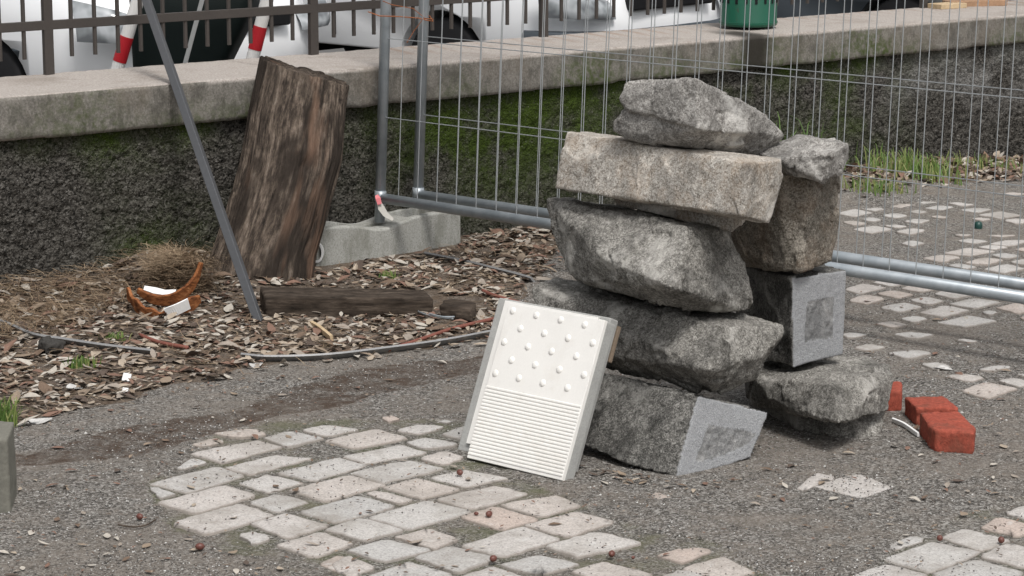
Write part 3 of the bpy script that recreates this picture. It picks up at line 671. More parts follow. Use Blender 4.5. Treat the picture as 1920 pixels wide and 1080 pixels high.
# concrete foot
cf = M_('cast_concrete', .9, .2).pos(); k1 = cf.noise(150, 4, .7)
cb = cf.ramp(k1, [(.3, (.26, .26, .235)), (.55, (.37, .37, .345)), (.75, (.46, .46, .43))])
cb = cf.mix(cf.ramp(cf.noise(5, 4, .7, cf.scaled((3, 3, 1))), [(.48, 0.), (.66, .55)]), cb, (.16, .16, .13))
cb = cf.mix(cf.ramp(cf.vor(95), [(.12, .8), (.2, 0.)]), cb, (.10, .10, .09))
cf.col(cb); cf.bump(k1, .4, .002)
f0 = G(594, 503); f1 = G(864, 457); fu = (f1 - f0).normalized(); fn = Vector((-fu.y, fu.x, 0)); FL = (f1 - f0).length
def topz(s): # profile along the foot: 0..1
    return .152 - .034 * math.exp(-((s - .45) / .17) ** 2) - .012 * s
foot = empty('concrete_ballast', tuple(f0), 'grey cast concrete fence foot with dipped top and square pockets, right of the log', 'fence foot')
NS, NT_ = 64, 22; WDT = .18
def pocket(s, t):
    for a, b in ((.66, .87), (.10, .30)):
        e = .012
        if a < s < b and .2 < t < .8: return True
    return False
vs = []; fs = []
for i in range(NS + 1):
    for j in range(NT_ + 1):
        s, t = i / NS, j / NT_
        z = topz(s) - (.06 if pocket(s, t) else 0)
        if abs(s - .46) < .035 and .38 < t < .62: z -= .05
        if j in (0, NT_) or i in (0, NS): z -= .006
        vs.append(f0 + fu * FL * s + fn * WDT * t + Vector((0, 0, z)))
M1 = NT_ + 1
for i in range(NS):
    for j in range(NT_): fs.append((i * M1 + j, (i + 1) * M1 + j, (i + 1) * M1 + j + 1, i * M1 + j + 1))
nb0 = len(vs); ring = [i * M1 for i in range(NS + 1)] + [NS * M1 + j for j in range(1, M1)] + [i * M1 + NT_ for i in range(NS - 1, -1, -1)] + [j for j in range(NT_ - 1, 0, -1)]
for r in ring: p = vs[r].copy(); s_ = (p - f0).dot(fu); p.z = -.02; vs.append(p + (vs[r] - (f0 + fu * FL / 2 + fn * WDT / 2)).normalized() * 0)
nr = len(ring)
for k in range(nr): fs.append((ring[k], nb0 + k, nb0 + (k + 1) % nr, ring[(k + 1) % nr]))
mb = MB(); mb.add(vs, fs); mb.build('foot_block', cf.m, foot, bevel=.004)
# ribbon on the post, wire tie at the top
pinkm = M_('faded_pink_plastic', .5, .4); pinkm.col((.75, .22, .24)); pinkm = pinkm.m
clearm = M_('cloudy_plastic_film', .3, .5); clearm.col((.62, .60, .55)); clearm.b.inputs['Alpha'].default_value = .75; clearm = clearm.m
rib = empty('ribbon', tuple(QA(0, .0) + Vector((0, -.03, 0))), 'pink plastic ribbon with a cloudy tail tied low on the nearer fence post', 'ribbon')
yR = QA(0, 0).y - .028
mb = MB(); mb.strip([W(706, 366, yR), W(709, 372, yR - .012), W(712, 383, yR - .015)], Vector((1, 0, .2)), [.006, .010, .008], .0012); mb.build('knot', pinkm, rib)
mb = MB(); mb.strip([W(709, 376, yR), W(715, 390, yR - .01), W(723, 402, yR - .02), W(737, 412, yR - .03)], Vector((1, 0, .1)), [.008, .013, .011, .006], .0012); mb.build('tail', clearm, rib)
ow = simple('rusty_orange_wire', (.33, .12, .05), .6, .4, .3)
mb = MB()
p1 = W(720, 5, A1.y); p2 = W(800, 30, A2.y)
mb.tube([W(690, 22, A1.y - .02), W(712, 30, A1.y - .03), W(745, 31, A1.y), W(785, 34, A2.y - .03), W(800, 38, A2.y - .03), W(812, 40, A2.y), W(806, 30, A2.y + .03), W(790, 34, A2.y + .02), W(812, 36, A2.y - .02)], .0022, 6)
mb.tube([W(718, 2, A1.y - .03), W(735, 9, A1.y), W(775, 16, A2.y - .02), W(795, 33, A2.y - .03), W(775, 60, A2.y - .02), W(763, 80, A2.y - .02)], .0018, 6)
o = mb.build('wire_tie', ow, None); prop(o, 'rusty orange wire tying the two fence uprights together', 'wire')

# ------------------------------------------------------------ granite blocks
def stone_mat(name, dark_, mid, light, tint=None, tf=0.0, dirt=.5):
    m = M_(name, .92, .2).offset_by_object()
    a = m.math('ADD', m.math('MULTIPLY', m.cell(230), .3), m.math('MULTIPLY', m.noise(60, 6, .8), .7)); b = m.noise(9, 5, .7); c = m.noise(3.5, 4, .6); f = m.noise(260, 2, .7)
    mixf = m.math('ADD', m.math('MULTIPLY', a, .55), m.math('MULTIPLY', f, .45))
    base = m.ramp(mixf, [(.36, dark_), (.5, mid), (.65, light)])
    base = m.mix(m.ramp(b, [(.47, 0.), (.63, dirt)]), base, tuple(x * .55 for x in dark_))
    base = m.mix(m.ramp(m.noise(8, 5, .7), [(.54, 0.), (.66, .6)]), base, tuple(min(1, x * 1.25) for x in light))
    if tint: base = m.mix(m.math('MULTIPLY', m.ramp(m.noise(7, 5, .75), [(.45, 0.), (.65, 1.)]), tf), base, tint)
    tn = m.math('ADD', m.math('MULTIPLY', m.attr('tone'), .22), 1.0); vv = m.t.nodes.new('ShaderNodeVectorMath'); vv.operation = 'SCALE'
    m.t.links.new(base, vv.inputs[0]); m.t.links.new(tn, vv.inputs['Scale']); base = vv.outputs[0]
    cut = m.ramp(m.noise(330, 2, .7), [(.3, (.22, .226, .234)), (.5, (.33, .336, .345)), (.7, (.43, .436, .445))])
    cut = m.mix(m.ramp(b, [(.5, 0.), (.7, .3)]), cut, (.16, .16, .155))
    rec = m.mix(.55, cut, base)
    base = m.mix(m.attr('rough_patch'), base, rec)
    base = m.mix(m.attr('cut_face'), base, cut)
    m.col(base); m.bump(m.noise(38, 5, .75), .6, .009); m.bump(a, .8, .006); m.bump(f, .6, .003)
    return m.m
GREY = stone_mat('grey_granite', (.075, .071, .064), (.215, .205, .185), (.42, .405, .375))
DARK = stone_mat('dark_weathered_granite', (.040, .040, .037), (.135, .13, .12), (.32, .312, .29), dirt=.6)
PALE = stone_mat('pale_granite', (.12, .113, .103), (.30, .285, .26), (.52, .50, .465), dirt=.4)
BUFF = stone_mat('buff_granite', (.17, .15, .125), (.41, .38, .34), (.66, .63, .58), (.44, .30, .18), .28, dirt=.35)
BROWN = stone_mat('brown_granite', (.075, .064, .05), (.215, .195, .165), (.42, .385, .33), (.25, .17, .11), .3, dirt=.5)
PG = stone_mat('light_grey_granite', (.13, .122, .112), (.31, .295, .275), (.54, .525, .495), dirt=.4)
def facet(P, cs, seed):        # broken planes: each cell carries its own tilt
    wp = P / cs + fbm(P, 20, 2, seed) [:, None] * .35; I = np.floor(wp).astype(np.int64); best = np.full(len(P), 9e9); out = np.zeros(len(P))
    for dx in (-1, 0, 1):
        for dy in (-1, 0, 1):
            for dz in (-1, 0, 1):
                J = I + np.array([dx, dy, dz]); x, y, z = J[:, 0], J[:, 1], J[:, 2]
                c = J + .5 + .4 * np.stack([_h(x, y, z, seed + 1), _h(x, y, z, seed + 2), _h(x, y, z, seed + 3)], 1)
                r = wp - c; dd = (r ** 2).sum(1); t = np.stack([_h(x, y, z, seed + 4), _h(x, y, z, seed + 5), _h(x, y, z, seed + 6)], 1)
                m = dd < best; best = np.where(m, dd, best); out = np.where(m, (r * t).sum(1) * cs + _h(x, y, z, seed + 7) * cs * .25, out)
    return out
def facet_tone(P, cs, seed):
    wp = P / cs + fbm(P, 20, 2, seed)[:, None] * .35; I = np.floor(wp).astype(np.int64); best = np.full(len(P), 9e9); out = np.zeros(len(P))
    for dx in (-1, 0, 1):
        for dy in (-1, 0, 1):
            for dz in (-1, 0, 1):
                J = I + np.array([dx, dy, dz]); x, y, z = J[:, 0], J[:, 1], J[:, 2]
                c = J + .5 + .4 * np.stack([_h(x, y, z, seed + 1), _h(x, y, z, seed + 2), _h(x, y, z, seed + 3)], 1)
                dd = ((wp - c) ** 2).sum(1); m = dd < best; best = np.where(m, dd, best); out = np.where(m, _h(x, y, z, seed + 8), out)
    return out
def stone(hulls, mat, label, amp=1., seed=0, cuts=(), vox=.005, smooth_it=1):
    bmj = bmesh.new()
    for pts in hulls:
        bm = bmesh.new()
        for p in pts: bm.verts.new(p)
        r = bmesh.ops.convex_hull(bm, input=bm.verts); bmesh.ops.delete(bm, geom=[v for v in r['geom_interior'] if isinstance(v, bmesh.types.BMVert)], context='VERTS')
        tmp = bpy.data.meshes.new('t'); bm.to_mesh(tmp); bm.free(); bmj.from_mesh(tmp); bpy.data.meshes.remove(tmp)
    me = bpy.data.meshes.new('t'); bmj.to_mesh(me); bmj.free()
    o = bpy.data.objects.new('stone_block', me); C.objects.link(o)
    md = o.modifiers.new('r', 'REMESH'); md.mode = 'VOXEL'; md.voxel_size = vox; md.use_smooth_shade = True
    ms = o.modifiers.new('s', 'SMOOTH'); ms.iterations = smooth_it; ms.factor = .5
    m2 = evalmesh(o); o.modifiers.clear(); o.data = m2; bpy.data.meshes.remove(me)
    n = len(m2.vertices); V = np.empty(n * 3); m2.vertices.foreach_get('co', V); V = V.reshape(-1, 3)
    N = np.empty(n * 3); m2.vertices.foreach_get('normal', N); N = N.reshape(-1, 3)
    P = V + seed * 3.7; tone = facet_tone(P, .11, seed)
    big = fbm(P, 7, 3, seed); mid = fbm(P, 22, 3, seed + 5); fine = fbm(P, 75, 2, seed + 9)
    rid = 1 - np.abs(fbm(P, 13, 3, seed + 13)) * 2
    chip = fbm(P, 12, 3, seed + 19); ck = chip * 5; chip = (np.floor(ck) + np.clip((ck - np.floor(ck)) * 3, 0, 1)) / 5
    d = amp * (big * .002 + mid * .0018 + fine * .0024 + (rid - .55) * .0015 + chip * .003 + facet(P, .11, seed) * .075 + facet(P + 5, .04, seed + 3) * .05)
    cutf = np.zeros(n); recf = np.zeros(n)
    for (p0, p1, p2, rec) in cuts:
        p0, p1, p2 = (np.array(q) for q in (p0, p1, p2)); e1 = p1 - p0; e1 /= np.linalg.norm(e1); nn = np.cross(p1 - p0, p2 - p0); nn /= np.linalg.norm(nn)
        if nn[1] > 0: nn = -nn
        e2 = np.cross(nn, e1); dist = np.abs((V - p0) @ nn); w_ = np.clip((.017 - dist) / .006, 0, 1) * ((N @ nn) > .6)
        x, y = (V - p0) @ e1, (V - p0) @ e2
        pol = [((np.array(q) - p0) @ e1, (np.array(q) - p0) @ e2) for q in rec]
        ins = inpoly(x + fbm(P, 60, 2, 3) * .003, y + fbm(P, 60, 2, 7) * .003, pol).astype(float)
        d = d * (1 - w_ * (1 - .06)) + w_ * (ins * (-.001 + amp * (mid * .004 + fine * .006)))
        cutf = np.maximum(cutf, w_ * (1 - ins)); recf = np.maximum(recf, w_ * ins)
    V = V + N * d[:, None]
    c = V.mean(0); c[2] = V[:, 2].min(); m2.vertices.foreach_set('co', (V - c).ravel()); o.location = c
    m2.polygons.foreach_set('use_smooth', [True] * len(m2.polygons)); m2.materials.clear(); m2.materials.append(mat); m2.update()
    attr(o, 'tone', tone); attr(o, 'cut_face', cutf); attr(o, 'rough_patch', recf); prop(o, label, 'stone block', 'broken granite blocks in the stack')
    return o
def block(ct, cb, lt, lb, rt, rb, extra=(), back=True, bz=0.0):
    P = [W(*q) for q in (ct, cb, lt, lb, rt, rb)]; CT, CB, LT, LB, RT, RB = P
    if back: P += [LT + (RT - CT), LB + (RB - CB)]
    return P + [W(*q) for q in extra]
# 8 bottom front
s8 = block((1310, 742, 6.60), (1268, 896, 6.51), (1085, 690, 6.98), (1066, 822, 6.78), (1441, 773, 6.75), (1408, 860, 6.68), [(1310, 891, 6.56), (1165, 866, 6.60)])
p8 = [W(1310, 742, 6.60), W(1441, 773, 6.75), W(1268, 896, 6.51)]
def on(pl, px, py):
    n_ = (pl[1] - pl[0]).cross(pl[2] - pl[0]).normalized(); return PL(px, py, pl[0], n_)
stone([s8], DARK, 'dark block at the bottom front of the stack, its grey end with a chiselled wedge', .8, 8, [(p8[0], p8[1], p8[2], [on(p8, *q) for q in ((1328, 796), (1416, 812), (1402, 832), (1348, 856), (1303, 866))])])
# 9 bottom right
s9 = [W(*q) for q in ((1563, 722, 6.80), (1573, 793, 6.70), (1668, 686, 7.12), (1674, 702, 7.08), (1664, 772, 7.0), (1400, 690, 7.2), (1440, 748, 6.98), (1505, 775, 6.84), (1400, 760, 7.2), (1576, 667, 7.3), (1420, 712, 7.05), (1640, 674, 7.25), (1480, 660, 7.4), (1400, 690, 7.4))]
s9b = [W(*q) for q in ((1450, 750, 7.12), (1490, 806, 7.0), (1590, 828, 6.90), (1620, 836, 6.88), (1648, 822, 6.94), (1662, 765, 7.05), (1590, 780, 6.94), (1500, 770, 7.0), (1420, 770, 7.3), (1630, 780, 7.2))]
stone([s9, s9b], GREY, 'jagged pale grey block at the bottom right of the stack, next to the red bricks', 1.3, 9)
# 7
s7 = block((1358, 612, 6.66), (1342, 741, 6.70), (1000, 540, 7.18), (1010, 650, 7.12), (1467, 610, 6.84), (1418, 712, 6.80), [(1328, 695, 6.56), (1180, 640, 6.82), (1430, 668, 6.74), (1468, 625, 6.82), (1039, 519, 7.33), (1272, 580, 6.95), (1389, 594, 6.9), (1233, 706, 6.84), (1120, 688, 7.0)], back=True)
stone([s7], GREY, 'long rough grey block just above the bottom front one, behind the white slab', 1.25, 7)
# 5
s5 = [W(*q) for q in ((1300, 428, 6.72), (1256, 538, 6.56), (1130, 484, 6.84), (1262, 578, 6.76), (1361, 430, 6.86), (1395, 500, 6.88), (1411, 560, 6.86), (1400, 584, 6.84), (1350, 586, 6.80), (1024, 371, 7.2), (1034, 420, 7.17), (1062, 500, 7.08), (1080, 524, 7.05), (1136, 538, 7.02), (1080, 376, 7.35), (1361, 426, 7.05), (1218, 563, 6.86), (1405, 575, 7.05), (1100, 520, 7.3))]
stone([s5], GREY, 'big grey block of slanting end, in the middle of the stack under the buff block', 1.15, 5)
# 3
s3a = [W(*q) for q in ((1411, 306, 6.60), (1392, 405, 6.575), (1064, 247, 7.15), (1041, 353, 7.10), (1052, 290, 7.12), (1463, 300, 6.72), (1467, 330, 6.74), (1455, 380, 6.74), (1442, 420, 6.70), (1110, 248, 7.38), (1465, 298, 6.9), (1440, 410, 6.86), (1100, 340, 7.3))]
s3b = [W(*q) for q in ((1150, 360, 7.10), (1152, 382, 7.10), (1374, 436, 6.80), (1380, 380, 6.80), (1170, 350, 7.3), (1170, 376, 7.3), (1400, 400, 7.0), (1400, 412, 7.0))]
stone([s3a, s3b], BUFF, 'long pale buff block with orange flecks, second from the top of the stack', .55, 3)
# 1 top
s1a = [W(*q) for q in ((1172, 153, 6.95), (1164, 184, 6.92), (1178, 206, 6.9), (1306, 149, 6.76), (1310, 243, 6.72), (1341, 166, 6.86), (1390, 189, 6.95), (1444, 224, 7.04), (1472, 254, 7.10), (1300, 235, 6.76), (1445, 262, 7.06), (1220, 150, 7.15), (1380, 188, 7.2), (1180, 210, 7.1), (1460, 268, 7.15))]
s1b = [W(*q) for q in ((1174, 205, 6.93), (1150, 226, 6.95), (1148, 246, 6.95), (1174, 260, 6.92), (1300, 276, 6.83), (1308, 240, 6.74), (1225, 271, 6.87), (1436, 292, 7.1), (1380, 290, 7.0), (1470, 258, 7.1), (1240, 190, 6.9), (1170, 220, 7.1), (1180, 258, 7.1), (1300, 210, 6.8))]
pc1 = [W(1306, 149, 6.74), W(1316, 152, 6.77), W(1308, 240, 6.72)]
stone([s1a, s1b], PG, 'wedge-shaped light grey block, topmost of the whole stack', .95, 1)
# 2 small, right top
s2 = [W(*q) for q in ((1563, 287, 6.88), (1500, 251, 7.2), (1590, 268, 7.06), (1588, 294, 7.04), (1578, 327, 6.99), (1548, 340, 6.9), (1519, 329, 6.9), (1468, 325, 6.96), (1460, 300, 6.93), (1419, 287, 7.05), (1470, 262, 7.2), (1590, 300, 7.15), (1520, 330, 7.1))]
stone([s2], PG, 'small jagged grey block, topmost on the right side of the stack', 1.15, 2)
# 4 brown
s4 = [W(*q) for q in ((1460, 325, 7.0), (1470, 510, 7.0), (1500, 510, 6.98), (1577, 322, 7.16), (1570, 450, 7.14), (1562, 488, 7.11), (1535, 503, 7.05), (1340, 330, 7.36), (1370, 470, 7.28), (1400, 501, 7.2), (1450, 320, 7.45), (1450, 480, 7.4), (1400, 480, 7.15), (1520, 340, 6.99), (1490, 325, 7.0))]
stone([s4], BROWN, 'squat brownish block with rounded lower corners, under the small jagged one', .9, 4, smooth_it=14)
# 6 dressed end
s6 = block((1485, 521, 7.0), (1487, 690, 7.0), (1370, 492, 7.34), (1385, 655, 7.30), (1588, 506, 7.17), (1581, 664, 7.15), ())
p6 = [W(1485, 521, 7.0), W(1588, 506, 7.17), W(1487, 690, 7.0)]
stone([s6], DARK, 'block with smooth grey end framing a rough square, in the right column', .7, 6, [(p6[0], p6[1], p6[2], [on(p6, *q) for q in ((1513, 566), (1562, 556), (1560, 632), (1508, 640))])])

# ------------------------------------------------------------ tactile slabs
tilem = M_('cream_white_cast_paving', .6, .3).pos(); tilem.col(tilem.mix(tilem.ramp(tilem.noise(9, 5, .7), [(.52, 0.), (.75, .25)]), speckled(tilem, (.79, .775, .74), .05, .08, 200, 6), (.52, .47, .39))); tilem.bump(tilem.noise(300, 3, .6), .15, .001); tilem = tilem.m
cem = simple('pale_cement', (.36, .36, .345), .9, .2, 0, .25, 200, 12, .002)
BR, BL = G(1053, 901, .004), G(875, 858, .004)
lo_, hi_ = 6.3, 7.4
for _ in range(60):
    m_ = (lo_ + hi_) / 2
    if (W(1134, 600.5, m_) - BR).dot(BR - BL) > 0: lo_ = m_
    else: hi_ = m_
TR = W(1134, 600.5, lo_); TL = TR + (BL - BR); print('TILE', TR, proj(TL), (TR - BR).length, (BR - BL).length)
eu = (BR - BL); TW = eu.length; eu.normalize(); ev = (TR - BR); ev = ev - eu * ev.dot(eu); TH_ = ev.length; ev.normalize(); en = eu.cross(ev)
if en.y > 0: en = -en
def tpt(u, v, w): return BL + eu * u + ev * v + en * w
def uv(px, py):
    p = PL(px, py, BL, en); return (p - BL).dot(eu), (p - BL).dot(ev)
# fit width / height to the photograph's corners
TH_ = (uv(956, 568)[1] + uv(1134, 600)[1]) / 2
RT = Matrix((eu, ev, en)).transposed()
tl = empty('tactile_slab', tuple(BL), 'cream white tactile slab with domes and ridges, front one leaning on the stack', 'paving slab', 'tactile slabs leaning on the stones')
mb = MB(); mb.box(tpt(TW / 2, TH_ / 2, -.007), (TW / 2, TH_ / 2, .007), RT); mb.build('white_face', tilem, tl, bevel=.0015)
mb = MB(); mb.box(tpt(TW / 2, TH_ / 2, -.0325), (TW / 2 - .001, TH_ / 2 - .001, .018), RT); mb.build('cement_back', cem, tl, bevel=.003)
dz = [(345, 122), (470, 146), (600, 170), (728, 196), (386, 217), (512, 242), (639, 268), (299, 288), (425, 313), (552, 339), (683, 364), (771, 293), (338, 385), (464, 410), (593, 435), (724, 463), (252, 455), (377, 481), (504, 507), (635, 533)]
dome = None
for (x, y) in dz:
    u, v = uv(840 + x / 2.841, 540 + y / 2.841)
    if dome is None:
        vs = [tpt(u, v, .0045)]; fs = []
        ns = 16; rings = ((.3, .0042), (.6, .0034), (.85, .0018), (1., 0.), (1.0, -.002))
        for (rr, hh) in rings:
            for k in range(ns):
                th = 2 * math.pi * k / ns; vs.append(tpt(u + .0105 * rr * math.cos(th), v + .0105 * rr * math.sin(th), hh))
        fs = [(0, 1 + k, 1 + (k + 1) % ns) for k in range(ns)]
        for l in range(4): fs += [(1 + l * ns + k, 1 + (l + 1) * ns + k, 1 + (l + 1) * ns + (k + 1) % ns, 1 + l * ns + (k + 1) % ns) for k in range(ns)]
        mb = MB(); mb.add(vs, fs); dome = mb.build('dome', tilem, tl, smooth=True); du, dv = u, v
    else:
        c2 = dome.copy(); C.objects.link(c2); c2.location = tuple(eu * (u - du) + ev * (v - dv))
v0 = .008; v1 = uv(915, 722)[1]; NR = 20; rdg = None
for k in range(NR):
    v = v0 + (v1 - v0) * (k + .5) / NR; h_ = (v1 - v0) / NR
    if rdg is None:
        a, b = .0015, TW - .0015; pr = [(-.5, -.002), (-.34, .0), (-.22, .0022), (.22, .0022), (.34, .0), (.5, -.002)]
        vs = [tpt(x, v + h_ * q[0], q[1]) for x in (a, b) for q in pr]; n = 6
        mb = MB(); mb.add(vs, [(i, i + 1, n + i + 1, n + i) for i in range(n - 1)] + [(5, 4, 3, 2, 1, 0), (6, 7, 8, 9, 10, 11)]); rdg = mb.build('ridge', tilem, tl); rv_ = v
    else:
        c2 = rdg.copy(); C.objects.link(c2); c2.location = tuple(ev * (v - rv_))
# rear slab: shifted left and up
t2 = empty('tactile_slab', tuple(tpt(-.02, 0.01, -.06)), 'grey backed tactile slab mostly hidden, behind the cream front slab', 'paving slab', 'tactile slabs leaning on the stones')
def uvw(px, py, w):
    p = PL(px, py, BL + en * w, en); return (p - BL).dot(eu), (p - BL).dot(ev)
wq = -.064
ul, vt = uvw(938, 558, wq); ub_, vb = uvw(862, 846, wq); ur, _ = uvw(1146, 592, wq)
ul = min(ul, ub_) - .006; vt = max(vt, TH_ + .015)
mb = MB(); mb.box(tpt((ul + ur) / 2, (vt + vb) / 2, wq - .019), ((ur - ul) / 2, (vt - vb) / 2, .0185), RT); mb.build('cement_back', cem, t2, bevel=.004)
sa, sb = uvw(952, 559, wq), uvw(1127, 588, wq)
mb = MB(); mb.box(tpt((sa[0] + sb[0]) / 2, (vt + .035) / 2 + .0, wq + .004), ((sb[0] - sa[0]) / 2, (vt - .035) / 2 - .006, .0045), RT); mb.build('white_face', tilem, t2, bevel=.001)
# thin third board behind
bm3 = simple('dull_brown_board', (.20, .155, .115), .85, .2, 0, .3)
mb = MB(); mb.box(tpt(ur - .058, vt * .86, wq - .045), (.062, vt * .11, .006), RT); o = mb.build('thin_board', bm3, None, bevel=.002)
prop(o, 'thin brownish board edge showing behind the two tactile slabs', 'board')

# ------------------------------------------------------------ weathered log
lm = M_('weathered_wood', .92, .15); an_ = lm.t.nodes.new('ShaderNodeAttribute'); an_.attribute_name = 'grain'; lm.co = an_.outputs['Vector']; cs = lm.scaled((1, 1, .055)); 
w1 = lm.noise(55, 6, .78, lm.scaled((1, 1, .075))); w2 = lm.noise(6, 4, .65, lm.scaled((1, 1, .3))); w3 = lm.noise(120, 4, .8, lm.scaled((1, 1, .16)))
lc = lm.ramp(lm.math('ADD', lm.math('ADD', lm.math('MULTIPLY', w1, .42), lm.math('MULTIPLY', w3, .35)), lm.math('MULTIPLY', lm.noise(45, 4, .7, lm.scaled((1, 1, .45))), .23)), [(.38, (.012, .010, .009)), (.47, (.07, .055, .044)), (.55, (.18, .142, .112)), (.66, (.40, .345, .29))])
lc = lm.mix(lm.ramp(w2, [(.46, .0), (.56, .9)]), lc, (.028, .022, .018))
lc = lm.mix(lm.ramp(lm.noise(8, 3, .6, lm.scaled((1, 1, .2))), [(.58, 0.), (.7, .55)]), lc, (.26, .16, .11))
lm.col(lc); lm.bump(w1, .9, .016); lm.bump(w3, .6, .004)
keys = [(545, 482, 102), (480, 493, 99), (400, 518, 97), (300, 545, 96), (210, 556, 91), (150, 565, 84), (110, 571, 80)]
b0 = Gg(482, 530) + Vector((0, .10, 0))
Ytop = (Wa + WU * solve_u(566, ZT)).y - .13
NTH, NZ = 320, 200; vs = np.zeros(((NZ + 1) * NTH, 3)); th = np.arange(NTH) / NTH * 2 * np.pi
for j in range(NZ + 1):
    t = j / NZ; py = 545 + (118 - 545) * t
    ks = sorted(keys); cx = np.interp(py, [k[0] for k in ks], [k[1] for k in ks]); hw = np.interp(py, [k[0] for k in ks], [k[2] for k in ks])
    Yc = b0.y + (Ytop - b0.y) * t ** 1.1; c = W(cx, py, Yc); a = hw / F * (c.y * cp + (H - c.z) * sp); b = .085
    P = np.stack([np.cos(th) * 1.2, np.sin(th) * 1.2, np.full(NTH, t * 1.1)], 1)
    r = 1 + .05 * fbm(P, 1.6, 3, 2) + .045 * fbm(P * [7, 7, 1.2], 1, 2, 4) + .018 * fbm(P * [22, 22, 3], 1, 2, 6)
    kn = np.exp(-((th - 4.95) / .12) ** 2 - ((t - .56) / .03) ** 2) + np.exp(-((th - 4.6) / .07) ** 2 - ((t - .42) / .06) ** 2) * .7
    r = r - .13 * kn; cr = fbm(P * [6, 6, .9], 1, 2, 14); r = r - .05 * np.exp(-(cr / .035) ** 2); cr = fbm(P * [13, 13, 1.6], 1, 2, 18); r = r - .025 * np.exp(-(cr / .05) ** 2)
    xx = c.x + a * r * np.sign(np.cos(th)) * np.abs(np.cos(th)) ** .8; yy = c.y + b * r * np.sin(th)
    zz = np.full(NTH, c.z)
    if t > .80:      # sloping cut: the right side is lower
        slope = (np.cos(th)) * .055 + .0; zz = zz - (t - .80) / .20 * (slope + .03 + .012 * fbm(P * 6, 1, 2, 8))
    vs[j * NTH:(j + 1) * NTH] = np.stack([xx, yy, zz], 1)
tj = np.repeat(np.arange(NZ + 1) / NZ, NTH); tt_ = np.tile(th, NZ + 1); GRN = np.stack([np.cos(tt_) * .17, np.sin(tt_) * .17, tj * .8], 1); GRN = np.vstack([GRN, [[0, 0, .8]], [[0, 0, 0]]])
fs = [(j * NTH + k, j * NTH + (k + 1) % NTH, (j + 1) * NTH + (k + 1) % NTH, (j + 1) * NTH + k) for j in range(NZ) for k in range(NTH)]
top = vs[NZ * NTH:].mean(0); vs = np.vstack([vs, top[None] - [0, 0, .01], vs[:NTH].mean(0)[None]])
fs += [(NZ * NTH + k, NZ * NTH + (k + 1) % NTH, len(vs) - 2) for k in range(NTH)] + [((k + 1) % NTH, k, len(vs) - 1) for k in range(NTH)]
o = meshobj('log', vs, fs, lm.m, None, smooth=True); ga = o.data.attributes.new('grain', 'FLOAT_VECTOR', 'POINT'); ga.data.foreach_set('vector', GRN.astype(np.float32).ravel()); prop(o, 'thick weathered brown log leaning upright against the wall', 'log')

# ------------------------------------------------------------ steel pole
ps = Gg(485, 603); kk = Vector((0, 0, 0))
cx_ = solve_u(327, ZT); edgep = Wa + WU * cx_ + WN * .02; edgep = PL(327, 150, Vector((edgep.x, edgep.y, 0)), WN); 
pd = (edgep - ps).normalized()
mb = MB(); mb.tube([ps - pd * .03, ps + pd * ((edgep - ps).length * 1.75)], .0205, 4, square=True, up=(1, -.6, 0))
o = mb.build('steel_pole', simple('dull_grey_steel', (.095, .098, .104), .5, .4, .35, .12, 60, 5), None, origin=tuple(ps), bevel=.002); prop(o, 'square grey steel pole leaning on the wall left of the log', 'metal pole')

# ------------------------------------------------------------ timber, chunk, shards, strips, rods
tm = M_('old_dark_timber', .9, .15).pos(); e1_ = tm.noise(30, 5, .7, tm.scaled((.25, 1, 2)))
tcx = tm.ramp(e1_, [(.3, (.018, .014, .011)), (.5, (.052, .040, .031)), (.7, (.12, .095, .075))]); tm.col(tcx); tm.bump(e1_, .6, .005)
def rough_box(name, bot, top, mat, label, cat, amp=.004, seed=1, vox=.006):
    bm = bmesh.new()
    for p in list(bot) + list(top): bm.verts.new(p)
    bmesh.ops.convex_hull(bm, input=bm.verts); me = bpy.data.meshes.new('t'); bm.to_mesh(me); bm.free()
    o = bpy.data.objects.new(name, me); C.objects.link(o)
    md = o.modifiers.new('r', 'REMESH'); md.mode = 'VOXEL'; md.voxel_size = vox; ms = o.modifiers.new('s', 'SMOOTH'); ms.iterations = 2
    m2 = evalmesh(o); o.modifiers.clear(); o.data = m2; n = len(m2.vertices); V = np.empty(n * 3); m2.vertices.foreach_get('co', V); V = V.reshape(-1, 3)
    N = np.empty(n * 3); m2.vertices.foreach_get('normal', N); N = N.reshape(-1, 3)
    V = V + N * (amp * (fbm(V, 14, 3, seed) + .6 * fbm(V, 60, 2, seed + 3)))[:, None]
    c = V.mean(0); c[2] = V[:, 2].min(); m2.vertices.foreach_set('co', (V - c).ravel()); o.location = c
    m2.polygons.foreach_set('use_smooth', [True] * len(m2.polygons)); m2.materials.clear(); m2.materials.append(mat); m2.update()
    return prop(o, label, cat)
def ph(px, py, h): return G(px, py, h)
hB = .072
bt = [ph(497, 556, hB), ph(812, 560, hB * .9), ph(795, 543, hB * .9), ph(487, 536, hB)]
rough_box('timber_beam', [Vector((p.x, p.y, -.01)) for p in bt], bt, tm.m, 'dark weathered timber beam lying on the leaves in front of the log', 'timber', .005, 11)
ct = [ph(822, 572, .05), ph(880, 577, .05), ph(893, 568, .055), ph(842, 557, .06)]
cb = [Gg(825, 598), Gg(888, 606), ph(893, 598, 0), ph(842, 590, 0)]
rough_box('wood_chunk', cb, ct, tm.m, 'short brown wood block at the right end of the timber beam', 'wood block', .006, 15)
terra = M_('orange_brown_bark', .75, .25).pos(); tq = terra.noise(35, 4, .7, terra.scaled((1, 1, 2)))
terra.col(terra.ramp(tq, [(.35, (.09, .03, .012)), (.55, (.27, .10, .035)), (.7, (.42, .19, .08))])); terra.bump(tq, .5, .004); terra = terra.m
Ys = Gg(300, 592).y
